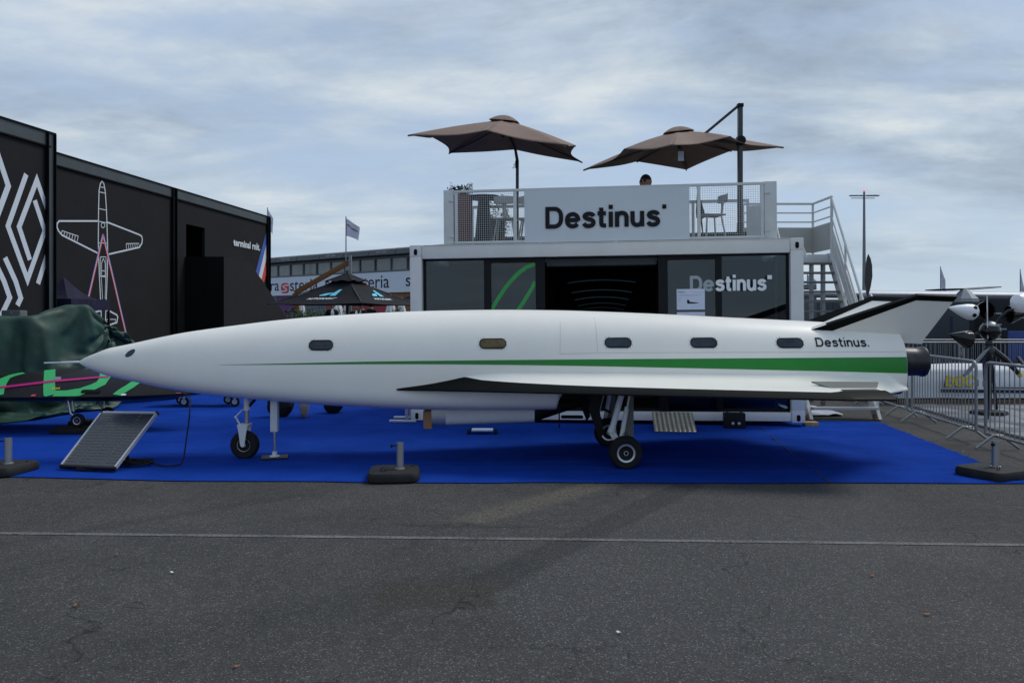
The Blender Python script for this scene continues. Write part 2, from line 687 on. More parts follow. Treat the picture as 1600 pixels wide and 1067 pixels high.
def lettering(body, w, h, m, fn, parent=None, bold=0.0, shear=0.0, name='lettering', subdiv=0):
    me, co = text_mesh(body, w, h, bold, shear)
    if subdiv:
        bm = bmesh.new()
        bm.from_mesh(me)
        for v, c in zip(bm.verts, co):
            v.co = Vector(c)
        bmesh.ops.triangulate(bm, faces=bm.faces[:])
        bmesh.ops.subdivide_edges(bm, edges=[e for e in bm.edges if e.calc_length() > h * .25], cuts=subdiv)
        bm.to_mesh(me)
        bm.free()
        co = np.array([v.co for v in me.vertices])
    for v, c in zip(me.vertices, co):
        v.co = Vector(fn(c[0], c[1]))
    me.materials.clear()
    return obj(name, me, m, parent, 0)


def strip2d(pts, width, closed=False, miter=True):
    # left / right offset points of a 2-d polyline with mitred joints
    P = [Vector((p[0], p[1])) for p in pts]
    k = len(P)
    Ls, Rs = [], []
    ws = width if isinstance(width, (list, tuple)) else [width] * k
    for i in range(k):
        a = (P[i] - P[i - 1]) if (i > 0 or closed) else None
        b = (P[(i + 1) % k] - P[i]) if (i < k - 1 or closed) else None
        if a is None:
            a = b
        if b is None:
            b = a
        a = a.normalized()
        b = b.normalized()
        na, nb = Vector((-a.y, a.x)), Vector((-b.y, b.x))
        nn = na + nb
        if nn.length < 1e-6:
            nn = na
        nn.normalize()
        s = ws[i] / 2 / max(.35, nn.dot(na))
        Ls.append(P[i] + nn * s)
        Rs.append(P[i] - nn * s)
    if closed:
        Ls.append(Ls[0])
        Rs.append(Rs[0])
    return Ls, Rs


def strip(mb, pts, width, fn, closed=False):
    Ls, Rs = strip2d(pts, width, closed)
    o = len(mb.v)
    for a, b in zip(Ls, Rs):
        mb.v.append(tuple(fn(a.x, a.y)))
        mb.v.append(tuple(fn(b.x, b.y)))
    for i in range(len(Ls) - 1):
        mb.f.append([o + 2 * i, o + 2 * i + 1, o + 2 * i + 3, o + 2 * i + 2])
    return mb


GLYPHS = {
    'D': (.76, [[(.0, .085), (.36, .085), (.46, .10), (.56, .17), (.63, .29), (.655, .50), (.63, .71), (.56, .83), (.46, .90), (.36, .915), (.0, .915)], [(.085, .10), (.085, .90)]]),
    'e': (.64, [[(.11, .365), (.545, .365)], [(.548, .33), (.545, .42), (.505, .54), (.42, .62), (.32, .645), (.21, .615), (.125, .53), (.09, .42), (.09, .30), (.125, .19), (.21, .105), (.32, .075), (.43, .10), (.52, .185)]]),
    's': (.58, [[(.49, .525), (.44, .61), (.30, .648), (.17, .61), (.125, .53), (.165, .45), (.29, .395), (.42, .35), (.485, .265), (.465, .15), (.38, .09), (.29, .073), (.16, .10), (.085, .20)]]),
    't': (.40, [[(.175, .92), (.175, .20), (.20, .11), (.27, .083), (.37, .085)], [(.02, .648), (.37, .648)]]),
    'i': (.22, [[(.11, 0), (.11, .72)]]),
    'n': (.58, [[(.09, 0), (.09, .72)], [(.09, .42), (.13, .55), (.21, .63), (.31, .648), (.42, .60), (.475, .48), (.48, .35), (.48, 0)]]),
    'u': (.58, [[(.48, .72), (.48, 0)], [(.48, .30), (.44, .17), (.36, .09), (.26, .072), (.15, .12), (.095, .24), (.09, .37), (.09, .72)]])}


def round_line(pts, k=5):
    if len(pts) < 4:
        return pts
    out = []
    n = len(pts)
    for i in range(n - 1):
        p0, p1, p2, p3 = pts[max(i - 1, 0)], pts[i], pts[i + 1], pts[min(i + 2, n - 1)]
        if math.dist(p1, p2) > .28:
            out.append(p1)
            continue
        if math.dist(p0, p1) > .28:
            d = math.dist(p1, p2) / math.dist(p0, p1)
            p0 = (p1[0] - (p1[0] - p0[0]) * d, p1[1] - (p1[1] - p0[1]) * d)
        if math.dist(p2, p3) > .28:
            d = math.dist(p1, p2) / math.dist(p2, p3)
            p3 = (p2[0] + (p3[0] - p2[0]) * d, p2[1] + (p3[1] - p2[1]) * d)
        for j in range(k):
            t = j / k
            out.append(tuple(.5 * (2 * b + (c - a) * t + (2 * a - 5 * b + 4 * c - d) * t * t + (3 * b - a - 3 * c + d) * t ** 3) for a, b, c, d in zip(p0, p1, p2, p3)))
    out.append(pts[-1])
    return out


def wordmark(body, w, h, m, fn, parent, stroke=.20, dot=True, step=None):
    # bold grotesque lettering drawn with even strokes; fn(x, z, layer)
    total = sum(GLYPHS[c][0] for c in body) + .055 * (len(body) - 1)
    sx = w / (total * h)
    mb_ = MB()
    x = 0.0
    lay = 0
    for c in body:
        gw, strokes = GLYPHS[c]
        lines = [round_line(q) for q in strokes]
        if c == 'i' and dot:
            lines.append([(.11, .84), (.11, .84 + stroke)])
        for q in lines:
            if step:
                q = densify(q, step / h)
            lay += 1
            strip(mb_, [((x + a) * h * sx, b * h) for a, b in q], stroke * h, lambda a, b: fn(a, b, lay))
        x += gw + .055
    return mb_.build('lettering', m, parent, smooth=0)


def densify(pts, step):
    out = []
    for (x0, y0), (x1, y1) in zip(pts, pts[1:]):
        n = max(1, int(math.hypot(x1 - x0, y1 - y0) / step))
        for i in range(n):
            out.append((lerp(x0, x1, i / n), lerp(y0, y1, i / n)))
    out.append(pts[-1])
    return out


# ================================================================== SETTING
mb = MB()
mb.add([(-2500, -600, 0), (2500, -600, 0), (2500, 4000, 0), (-2500, 4000, 0)], [[0, 1, 2, 3]])
struct(mb.build('ground', 'asphalt', smooth=0))
mb = MB()
strip(mb, [(-14, 6.36), (-4.0, 6.015), (0, 5.86), (3.7, 5.70), (14, 5.22)], .062, lambda a, b: (a, b, .004))
struct(mb.build('painted_line', 'worn_line', smooth=0))


def carpet_front(x):
    return pl(x, [(-11, 8.45), (-5.4, 8.12), (-3.4, 7.93), (-1.2, 7.84), (5.6, 7.80)]) + .014 * math.sin(x * 2.3) + .02 * noise.noise(Vector((x * 1.7, 0, 0)))


def carpet_z(x, y):
    e = 0.0
    # long lazy creases running with the roll, a little uneven
    for k, (y0, sl, a, w, ph) in enumerate(((8.30, .05, .020, .022, 0), (8.62, -.03, .018, .025, 1.2), (9.0, .04, .018, .022, 4.4), (9.6, .02, .014, .03, 2.1), (10.2, -.05, .016, .03, .4), (10.7, .06, .016, .03, 2.9), (11.1, .03, .018, .035, 3.3), (11.5, -.04, .016, .03, 1.0), (11.9, -.03, .016, .04, 5))):
        dd = y - (y0 + sl * x + .05 * math.sin(x * 1.1 + ph))
        amp = a * smooth(.5 + .9 * math.sin(x * .55 + ph * 1.7))
        e += amp * math.exp(-(dd / w) ** 2)
    if x > 2.6:
        k = smooth((x - 2.6) / 1.2)
        e += k * .026 * max(0, noise.noise(Vector((x * .55, y * 5.0 + x * .5, 7)))) + k * .014 * max(0, noise.noise(Vector((x * 1.1, y * 11 + x * .8, 3))))
    e += .004 * noise.noise(Vector((x * .9, y * 2.4, 0)))
    return .010 + max(e, -.003) * smooth((y - carpet_front(x)) / .12)


mb = MB()


def carpet_pt(u, v):
    x = u
    xr = lerp(0, 1, v)
    y0 = carpet_front(x)
    y = lerp(y0, 18.5, v)
    xx = x + (y - 7.8) * .128 * smooth((x - 3.2) / 2.0)
    return (xx, y, carpet_z(xx, y))


us = [lerp(-10.5, -1.0, i / 70) for i in range(71)] + [lerp(-1.0, 5.2, i / 80) for i in range(1, 81)]
mb.grid(carpet_pt, us, [i / 260 for i in range(261)])
mb.f = [f for f in mb.f if mb.v[f[0]][0] < -1.0 or max(mb.v[i][1] for i in f) < (12.9 if mb.v[f[0]][0] < 4.2 else 12.45)]
cp = mb.build('carpet', 'carpet_blue', smooth=180)
tag(cp, 'large blue exhibition carpet laid on the asphalt under the white aircraft', 'carpet')
ms = MB()
strip(ms, densify([(3.18, 7.84), (3.42, 9.7), (3.8, 12.3)], .2), .016, lambda a, b: (a, b, carpet_z(a, b) + .003))
ms.build('seam', 'navy_stripe', cp, smooth=0)

# ================================================================== AIRCRAFT
YC = 9.30
air = thing('aircraft', 'white supersonic aircraft prototype with green stripe standing on the blue carpet', 'aircraft', (0, YC, 0))
ZT = spline([(-5.148, 1.133), (-5.05, 1.187), (-4.93, 1.236), (-4.78, 1.293), (-4.63, 1.324), (-4.43, 1.366), (-4.17, 1.423), (-3.89, 1.478), (-3.57, 1.525), (-3.26, 1.566), (-2.73, 1.63), (-2.28, 1.669), (-1.82, 1.699), (-1.37, 1.722), (-.76, 1.741), (-.15, 1.749), (.45, 1.744), (1.06, 1.727), (1.82, 1.696), (2.58, 1.658), (3.64, 1.606), (4.42, 1.555)])
ZB = spline([(-5.148, 1.126), (-5.05, 1.066), (-4.93, 1.017), (-4.78, .966), (-4.63, .930), (-4.43, .892), (-4.17, .838), (-3.89, .791), (-3.57, .751), (-3.26, .722), (-2.73, .679), (-2.28, .647), (-1.82, .622), (-1.37, .604), (-.76, .590), (-.15, .590), (.50, .597), (.53, .70), (.60, .79), (1.5, .80), (4.42, .82)])
HW = spline([(-5.148, .004), (-5.05, .045), (-4.93, .10), (-4.78, .150), (-4.63, .185), (-4.43, .228), (-4.17, .285), (-3.89, .335), (-3.57, .385), (-3.26, .42), (-2.73, .47), (-2.28, .50), (-1.82, .525), (-1.37, .545), (-.76, .565), (0, .575), (1.8, .575), (3.4, .565), (4.42, .54)])
ZM = spline([(-5.148, 1.13), (-4.6, 1.08), (-3.9, 1.03), (-2.7, .96), (-1, .93), (1, .97), (4.42, 1.04)])
NU = spline([(-5.148, 2.0), (-3, 2.1), (0, 2.15), (4.42, 2.5)])
NL = spline([(-5.148, 2.0), (-4, 2.6), (-2.5, 3.4), (0, 4.2), (4.42, 4.5)])


def side_y(x, z):
    w, zm = HW(x), ZM(x)
    if z >= zm:
        k, n = (z - zm) / (ZT(x) - zm), NU(x)
    else:
        k, n = (zm - z) / (zm - ZB(x)), NL(x)
    return w * max(0.0, 1 - min(k, 1) ** n) ** (1 / n)


def skin_pt(x, z, off=.003, sgn=-1):
    y = side_y(x, z)
    return (x, sgn * (y + off), z)


def section(x, n=56):
    out = []
    w, zm, zt, zb, nu, nl = HW(x), ZM(x), ZT(x), ZB(x), NU(x), NL(x)
    for j in range(n):
        t = 2 * math.pi * j / n
        c, s = math.cos(t), math.sin(t)
        e = 2 / (nu if s >= 0 else nl)
        y = w * math.copysign(abs(c) ** e, c)
        z = zm + (zt - zm if s >= 0 else zm - zb) * math.copysign(abs(s) ** e, s)
        out.append((x, y, z))
    return out


NS = 56
xs = [-5.148 + .9 * (i / 26) ** 1.7 for i in range(27)] + [lerp(-4.248, .48, i / 60) for i in range(1, 61)] + [.50, .515, .53, .55, .57, .60, .7] + [lerp(.8, 4.42, i / 40) for i in range(41)]
mb = MB()
for x in xs:
    mb.v += section(x, NS)
for i in range(len(xs) - 1):
    for j in range(NS):
        j2 = (j + 1) % NS
        mb.f.append([i * NS + j, i * NS + j2, (i + 1) * NS + j2, (i + 1) * NS + j])
mb.f.append(list(range(NS)))
o = (len(xs) - 1) * NS
b2 = len(mb.v)
for p in section(4.42, NS):
    mb.v.append((4.405, p[1] * .985, ZM(4.42) + (p[2] - ZM(4.42)) * .985))
for j in range(NS):
    j2 = (j + 1) % NS
    mb.f.append([o + j, o + j2, b2 + j2, b2 + j])
mb.f.append([b2 + j for j in range(NS)])
fus = mb.build('fuselage', 'white_paint', air, smooth=50)

mb = MB()
mb.tube([(-5.14, 0, 1.130), (-5.34, 0, 1.122), (-5.345, 0, 1.122), (-5.55, 0, 1.118)], [.014, .014, .010, .008], 10)
mb.build('nose_probe', 'letter_white', fus)

# stripe, wraps round both flanks
for sgn in (-1, 1):
    mb = MB()
    zt_ = spline([(-3.32, 1.121), (-1.143, 1.171), (3.42, 1.208), (4.415, 1.215)])
    zb_ = spline([(-3.32, 1.119), (-1.143, 1.136), (3.42, 1.061), (4.415, 1.033)])
    mb.grid(lambda x, v: skin_pt(x, lerp(zb_(x), zt_(x), v), .0022, sgn), [lerp(-3.32, 4.417, i / 110) for i in range(111)], [i / 5 for i in range(6)])
    st = mb.build('stripe', 'green_paint', fus, smooth=180)
st['label'] = 'green tapering stripe along the flank'


def pill(w, h, n=10):
    r = h / 2
    pts = []
    for k in range(n + 1):
        t = -math.pi / 2 + math.pi * k / n
        pts.append((w / 2 - r + r * math.cos(t), r * math.sin(t)))
    for k in range(n + 1):
        t = math.pi / 2 + math.pi * k / n
        pts.append((-w / 2 + r + r * math.cos(t), r * math.sin(t)))
    return pts


wins = [(-2.16, 1.345, .27, .110, 'cabin_glass'), (-.216, 1.365, .295, .108, 'cabin_glass_amber'), (1.19, 1.375, .295, .108, 'cabin_glass'), (2.15, 1.375, .295, .108, 'cabin_glass'), (3.12, 1.372, .295, .106, 'cabin_glass')]
for sgn in (-1, 1):
    for (wx, wz, ww, wh, wm) in wins:
        P = pill(ww, wh)
        mb = MB()
        mb.v = [skin_pt(wx + a * s, wz + b * s, e, sgn) for s, e in ((1.0, .0015), (.955, .005), (.62, .006)) for a, b in P] + [skin_pt(wx, wz, .006, sgn)]
        n = len(P)
        for k in range(2):
            for i in range(n):
                j = (i + 1) % n
                mb.f.append([k * n + i, k * n + j, (k + 1) * n + j, (k + 1) * n + i])
        for i in range(n):
            mb.f.append([2 * n + i, 2 * n + (i + 1) % n, 3 * n])
        wo_ = mb.build('window', wm, fus, smooth=60)
        gk = MB()
        strip(gk, [(wx + a * 1.0, wz + b * 1.0) for a, b in P[:n // 2] + P[n // 2 + 1:]], .010, lambda a, b: skin_pt(a, b, .0075, sgn), closed=True)
        gk.build('gasket', 'frame_black', wo_, smooth=0)
        rv = MB()
        for k in range(10):
            a, b = P[int(k * n / 10) % n]
            a, b = a * 1.09, b * 1.28
            c = skin_pt(wx + a, wz + b, .0005, sgn)
            rv.lathe([(.0045, 0), (.0035, .002)], c, (0, sgn, .3), 6)
        rv.build('rivet', 'grey_panel', wo_)['kind'] = 'stuff'
    mb = MB()
    P = [(.055 * math.cos(t) , .044 * math.sin(t)) for t in [2 * math.pi * k / 24 for k in range(24)]]
    mb.v = [skin_pt(-4.44 + a + b * .35, 1.243 + b + a * .25, .003, sgn) for a, b in P] + [skin_pt(-4.44, 1.243, .004, sgn)]
    mb.f = [[i, (i + 1) % 24, 24] for i in range(24)]
    mb.build('camera_port', 'cabin_glass', fus, smooth=60)

# shut lines of the hatch and of the upper shell
mb = MB()
for line in ([(.55, 1.70), (.55, 1.60), (.535, 1.25)], [(.94, 1.71), (.95, 1.60), (.955, 1.26)], [(.535, 1.25), (.955, 1.26)], [(.955, 1.262), (2.6, 1.268), (4.41, 1.275)]):
    strip(mb, densify(line, .05), .0038, lambda a, b: skin_pt(a, min(b, ZT(a) - .004), .0016))
mb.build('panel_seam', 'seam_grey', fus, smooth=0)

wordmark('Destinus', .575, .102, 'letter_black', lambda a, b, k: skin_pt(3.41 + a, 1.330 + b, .004 + .0002 * k), fus, stroke=.17, dot=False, step=.03)
mb = MB()
mb.grid(lambda a, b: skin_pt(a, b, .006), [3.995, 4.003, 4.012], [1.332, 1.340, 1.349])
mb.build('dot', 'letter_blue', fus, smooth=0)
mb = MB()
mb.grid(lambda a, b: skin_pt(a, b, .006), [3.732, 3.740, 3.748], [1.419, 1.426, 1.433])
mb.build('dot', 'letter_blue', fus, smooth=0)

# nozzle
mb = MB()
mb.lathe([(.155, -.1), (.175, 0), (.178, .10), (.168, .34), (.166, .43), (.178, .445), (.178, .475), (.155, .475), (.140, .40), (.10, .12), (.0, .10)], (4.40, 0, 1.135), (1, 0, 0), 36)
nz = mb.build('nozzle', 'nozzle_metal', air, smooth=40)
mb = MB()
mb.lathe([(.052, -.05), (.085, 0), (.075, .10), (.03, .15), (0, .16)], (4.34, -.33, .865), (1, 0, -.1), 18)
mb.build('tail_light', 'gloss_black', air)


# wings
def y_out(x):
    return pl(x, [(-1.29, .55), (3.31, 1.70), (3.73, 1.70), (3.85, 1.12), (4.42, .55)])


def wing_up(x, y):
    s = max(0.0, y_out(x) - y)
    rr = max(0.0, y - HW(x) * .985)
    fil = .115 * math.exp(-rr / .20) * smooth((x + 1.3) / .9) * smooth(s / .35 + .15)
    fil *= smooth((4.75 - x) / .6)
    te = smooth((4.6 - x) / .5) if y < 1.0 else 1.0
    return .858 + .062 * (1 - math.exp(-s / .085)) * lerp(.5, 1, te) + fil + .012 * math.sin(min(1, s / .9) * math.pi)


def wing_low(x, y):
    s = max(0.0, y_out(x) - y)
    return .846 - .020 * (1 - math.exp(-s / .15))


def band(x):
    return pl(x, [(-1.29, 1.0), (-.80, 1.0), (-.72, .20), (-.35, .15), (1, .14), (3.2, .13), (3.30, .22), (3.73, .24), (3.74, .0), (5, .0)])


wx = [-1.29, -1.27, -1.22] + [lerp(-1.15, 3.31, i / 60) for i in range(61)] + [lerp(3.33, 3.73, i / 8) for i in range(9)] + [3.76, 3.80, 3.85] + [lerp(3.9, 4.42, i / 8) for i in range(9)]
for sgn in (-1, 1):
    w = MB()
    e = MB()

    def up(x, v):
        yr, yo = .30, y_out(x) - band(x)
        yo = max(yo, .31)
        y = lerp(yr, yo, v)
        return (x, sgn * y, wing_up(x, y))

    def low(x, v):
        y = lerp(.30, y_out(x), v)
        return (x, sgn * y, wing_low(x, y))
    vv = [1 - (1 - i / 26) ** 1.4 for i in range(27)]
    w.grid(up, [x for x in wx if x > -.80], vv)
    w.grid(low, wx, vv)
    # closed trailing edge
    tx = [x for x in wx if x >= 3.73]
    w.grid(lambda x, v: (x, sgn * y_out(x), lerp(wing_low(x, y_out(x)), wing_up(x, y_out(x)), v)), tx, [0, 1])
    wing = w.build('wing', 'white_paint', air, smooth=60)
    ex = [x for x in wx if x <= 3.735]

    def edge(x, v):
        yo = y_out(x)
        yi = max(yo - band(x), .45)
        if v < 0:
            return (x, sgn * (yo + .003), lerp(wing_low(x, yo), wing_up(x, yo), 1 + v))
        y = lerp(yo, yi, v)
        return (x, sgn * (y + (.003 if v < .01 else 0)), wing_up(x, y) + .0025)
    e.grid(edge, ex, [-1, -.5, 0, .04, .1, .2, .35, .5, .75, 1])
    e.grid(lambda x, v: (x, sgn * (y_out(x) + .003 - .05 * v), wing_low(x, y_out(x) - .05 * v) - .002), ex, [0, .5, 1])
    ld = e.build('leading_edge', 'black_paint', wing, smooth=60)
    # elevon
    m_ = MB()
    P = [(3.17, 1.00), (3.87, 1.02), (3.72, 1.30), (3.62, 1.36), (3.27, 1.30)]
    m_.prism(P, .004, .018, lambda a, b, d: (a, sgn * b, .905 + d + (1.36 - b) * .16))
    m_.build('elevon', 'grey_panel', wing, smooth=0)
    m_ = MB()
    P = [(3.30, 1.43), (3.66, 1.40), (3.728, 1.60), (3.72, 1.698), (3.32, 1.698)]
    m_.prism(P, .003, .008, lambda a, b, d: (a, sgn * b, wing_up(a, b) + d))
    m_.build('tip_panel', 'tip_grey', wing, smooth=0)

# canted fins
for sgn in (-1, 1):
    rt = Vector((3.31, sgn * .33, 1.49))
    ax = Vector((1, 0, -.055)).normalized()
    hv = Vector((0, sgn * .20, .43)).normalized()
    nv = ax.cross(hv).normalized()

    def fp(a, h, d):
        return rt + ax * a + hv * h + nv * d
    P = [(-.02, -.05), (1.39, -.06), (1.40, .004), (1.645, .545), (1.215, .535), (.02, .012)]
    f = MB()
    f.prism(P, -.021, .021, fp)
    fin = f.build('fin', 'white_paint', air, smooth=0)
    bv = fin.modifiers.new('bevel', 'BEVEL')
    bv.width = .006
    bv.segments = 2
    b = MB()
    P = [(-.03, -.012), (.22, -.012), (1.200, .478), (1.617, .486), (1.650, .549), (1.213, .541)]
    b.prism(P, -.0245, .0245, fp)
    b.build('fin_edge', 'black_paint', fin, smooth=0)


def wheel(parent, c, r, wd_, axis=(0, 1, 0), rim='rim_silver', rr=.53):
    t = MB()
    w2 = wd_ / 2
    t.lathe([(r * rr, -w2 * .75), (r * .72, -w2 * .98), (r * .88, -w2 * .9), (r * .965, -w2 * .62), (r, -w2 * .25), (r, w2 * .25), (r * .965, w2 * .62), (r * .88, w2 * .9), (r * .72, w2 * .98), (r * rr, w2 * .75)], c, axis, 40)
    ty = t.build('wheel', 'rubber', parent, smooth=40)
    m_ = MB()
    m_.lathe([(0, -w2 * .35), (r * .14, -w2 * .35), (r * .14, -w2 * .80), (r * .10, -w2 * .80), (r * .10, -w2 * .5), (r * .36, -w2 * .42), (r * .44, -w2 * .78), (r * (rr + .015), -w2 * .84), (r * (rr + .015), w2 * .84), (r * .44, w2 * .78), (r * .36, w2 * .42), (0, w2 * .42)], c, axis, 32)
    m_.build('rim', rim, ty, smooth=40)
    m_ = MB()
    m_.lathe([(r * .085, -w2 * .86), (r * .085, w2 * .86)], c, axis, 12)
    m_.build('hub', 'dark_hole', ty)
    return ty


# nose gear
ng = bpy.data.objects.new('nose_gear', None)
COL.objects.link(ng)
ng.parent = air
ng.location = (-3.136, -.09, 0)
wheel(ng, (0, 0, .166), .166, .13, rim='gear_white', rr=.44)
mb = MB()
mb.tube([(.02, 0, .82), (.02, 0, .575)], .036, 16)
mb.tube([(.02, 0, .585), (.02, 0, .57)], .040, 16)
mb.build('strut', 'gear_white', ng)
mb = MB()
mb.tube([(.02, 0, .60), (.02, 0, .40)], .026, 14)
mb.build('piston', 'steel', ng)
mb = MB()
for s in (-1, 1):
    mb.prism([(-.075, .40), (.045, .40), (.032, .335), (.008, .16), (-.012, .148), (-.030, .155), (-.040, .175), (-.062, .34)], s * .078 - .006, s * .078 + .006, lambda a, b, d: (a + .01, d, b))
mb.box((-.005, 0, .402), (.13, .17, .014), .004)
mb.build('fork', 'gear_white', ng, smooth=30)
mb = MB()
mb.tube([(-.02, -.02, .58), (-.105, -.02, .495)], .009, 8)
mb.tube([(-.105, -.02, .495), (-.055, -.02, .405)], .011, 8)
mb.tube([(-.105, -.03, .495), (-.105, .0, .495)], .013, 8)
mb.build('torque_link', 'gear_white', ng)
mb = MB()
mb.tube([(.05, 0, .62), (.19, 0, .78)], .018, 10)
mb.build('drag_brace', 'frame_black', ng)

# main gear
for sgn, yy in ((-1, -.73), (1, .80)):
    g = bpy.data.objects.new('main_gear', None)
    COL.objects.link(g)
    g.parent = air
    g.location = (1.24, yy, 0)
    wheel(g, (0, 0, .183), .183, .15)
    m_ = MB()
    m_.tube([(-.02, .10, .84), (-.135, .10, .42)], .034, 16)
    m_.tube([(-.128, .10, .45), (-.145, .10, .385)], .042, 16)
    m_.build('strut', 'gear_white', g)
    m_ = MB()
    m_.prism([(-.185, .40), (-.125, .43), (.03, .20), (.015, .16), (-.03, .165)], .085, .115, lambda a, b, d: (a, d, b))
    m_.build('trailing_arm', 'gear_white', g, smooth=0)
    m_ = MB()
    m_.tube([(.03, .10, .66), (-.03, .10, .33)], .026, 14)
    m_.build('damper', 'gear_white', g)
    m_ = MB()
    m_.tube([(.07, .10, .84), (.03, .10, .64)], .015, 10)
    m_.tube([(.032, .10, .67), (.028, .10, .65)], .03, 10)
    m_.build('damper_rod', 'steel', g)
    m_ = MB()
    m_.tube([(-.03, .08, .36), (.02, .06, .40), (.035, .06, .36), (.0, .07, .31), (-.04, .08, .30)], .004, 6)
    m_.tube([(-.14, .14, .60), (-.22, .14, .64)], .014, 8)
    m_.build('brake_hose', 'frame_black', g)
    m_ = MB()
    m_.prism([(-.36, .86), (-.20, .86), (-.26, .62), (-.21, .36), (-.26, .30), (-.33, .48), (-.38, .62)], .20, .215, lambda a, b, d: (a, d, b))
    m_.build('gear_door', 'frame_black', g, smooth=0)
    m_ = MB()
    m_.prism([(.05, .84), (.115, .84), (.115, .29), (.02, .26), (-.01, .33)], .16, .168, lambda a, b, d: (a, d, b))
    m_.build('door_panel', 'grey_panel', g, smooth=0)

# belly intake with its cardboard cover
bi = bpy.data.objects.new('belly_intake', None)
COL.objects.link(bi)
bi.parent = air
mb = MB()


def duct(x, v, w=.26):
    zt2 = .62
    zb2 = pl(x, [(-.99, .385), (.26, .43)])
    t = math.pi * (v * 1.0)
    # open-topped rounded trough, side to side
    c, s = math.cos(t), math.sin(t)
    y = -w * math.copysign(abs(c) ** .5, c)
    z = zt2 - (zt2 - zb2) * abs(s) ** .42
    return (x, y, z)


mb.grid(duct, [lerp(-.765, .26, i / 12) for i in range(13)], [i / 28 for i in range(29)])
du = mb.build('duct', 'gear_white', bi, smooth=50)
mb = MB()
mb.grid(lambda x, v: duct(x, v, .252), [-.93, -.85, -.765], [i / 28 for i in range(29)])
mb.build('inlet_lip', 'aluminium', bi, smooth=50)
mb = MB()
mb.box((-.975, 0, .475), (.095, .50, .205), .004)
mb.build('cardboard_cover', 'cardboard', bi)
mb = MB()


def cone(x, v):
    k = smooth((x - .26) / .55)
    t = math.pi * v
    c, s = math.cos(t), math.sin(t)
    return (x, -lerp(.255, .16, k) * math.copysign(abs(c) ** .5, c), .66 - (.66 - lerp(.435, .63, (x - .26) / .6)) * abs(s) ** .42)


mb.grid(cone, [lerp(.26, .86, i / 10) for i in range(11)], [i / 24 for i in range(25)])
mb.build('tail_cone', 'frame_black', bi, smooth=50)
mb = MB()
mb.tube([(.535, -.42, .66), (.535, -.42, .43), (.535, -.40, .41)], .008, 8)
mb.build('drain_pipe', 'frame_black', bi)

# jack stand below the nose
jk = thing('jack_stand', 'white square-tube jack stand under the nose with dark base plate', 'jack', (-2.785, 9.20, .012))
mb = MB()
mb.box((0, 0, .52), (.083, .083, .42), .006)
mb.build('tube', 'gear_white', jk)
mb = MB()
mb.tube([(0, 0, .32), (0, 0, .04)], .014, 12)
mb.tube([(0, 0, .31), (0, 0, .285)], .024, 12)
mb.build('screw', 'steel', jk)
mb = MB()
mb.lathe([(.06, .018), (.058, .026), (.03, .03), (.028, .075), (0, .075)], (0, 0, 0), (0, 0, 1), 20)
mb.build('foot', 'gear_white', jk)
mb = MB()
mb.box((0, 0, .009), (.30, .24, .016), .002, rz=.25)
mb.build('base_plate', 'satin_black', jk)

# ================================================================== CONTAINER
TH = -math.atan2(.70, 6.015)
TILT = -math.atan(.0086)
CO = Vector((-1.605, 12.52, .020))
CM = Matrix.Translation(CO) @ Matrix.Rotation(TH, 4, 'Z') @ Matrix.Rotation(TILT, 4, 'Y')


def cthing(name, label, cat, lx, ly, lz=2.795, rz=0.0, group=None):
    p = CM @ Vector((lx, ly, lz))
    o = thing(name, label, cat, p, TH + rz, group)
    return o


con = bpy.data.objects.new('show_container', None)
COL.objects.link(con)
con.matrix_world = CM
tag(con, 'white framed office container with dark glass front behind the aircraft', 'container')
LX, DY, HZ = 6.06, 2.44, 2.79
mb = MB()
for x in (0.09, LX - .09):
    for y in (.09, DY - .09):
        mb2 = MB()
        mb2.box((x, y, HZ / 2), (.188, .18, HZ - .36), .006)
        mb2.build('corner_post', 'container_white', con)
mb = MB()
hole_bm = []
for x in (0.09, LX - .09):
    for y in (.09, DY - .09):
        for z in (.09, HZ - .09):
            c = MB()
            c.box((x, y, z), (.196, .190, .18), .012)
            k = c.build('corner_casting', 'container_white', con)
            h = MB()
            h.prism([(a, b) for a, b in pill(.10, .055)], 0, .004, lambda a, b, d: (x + b, (y - .0975 - .001 + (.001 if d else -.001)) if y < 1 else y + .0985, z - .02 + a))
            h.build('casting_hole', 'dark_hole', k, smooth=0)
for nm, y in (('front', .07), ('rear', DY - .07)):
    m_ = MB()
    m_.box((LX / 2, y, HZ - .115), (LX - .388, .14, .205), .006)
    m_.build('top_rail', 'container_white', con)
    m_ = MB()
    m_.box((LX / 2, y, .085), (LX - .388, .14, .125), .006)
    m_.build('bottom_rail', 'container_white', con)
m_ = MB()
m_.box((LX / 2, .02, HZ - .008), (LX - .42, .06, .012), .003)
m_.build('drip_rail', 'container_white', con)
m_ = MB()
m_.prism(pill(.40, .085), -.004, 0, lambda a, b, d: (2.56 + a, d - .0005, .072 + b))
m_.build('pocket_frame', 'letter_white', con, smooth=0)
m_ = MB()
m_.prism(pill(.35, .055), -.007, -.0045, lambda a, b, d: (2.56 + a, d, .070 + b))
m_.build('fork_pocket', 'dark_hole', con, smooth=0)
for x in (.04, LX - .04):
    m_ = MB()
    m_.box((x, DY / 2, HZ / 2), (.05, DY - .36, HZ - .3))
    m_.build('side_wall', 'container_white', con)
m_ = MB()
m_.box((LX / 2, DY / 2, HZ - .05), (LX - .30, DY - .28, .06))
m_.build('roof', 'room_grey', con)
m_ = MB()
m_.box((LX / 2, DY / 2, .12), (LX - .30, DY - .28, .05))
m_.build('interior_floor', 'room_dark', con)
m_ = MB()
m_.box((LX / 2, DY - .16, HZ / 2), (LX - .30, .04, HZ - .3))
m_.build('interior_wall', 'room_dark', con)
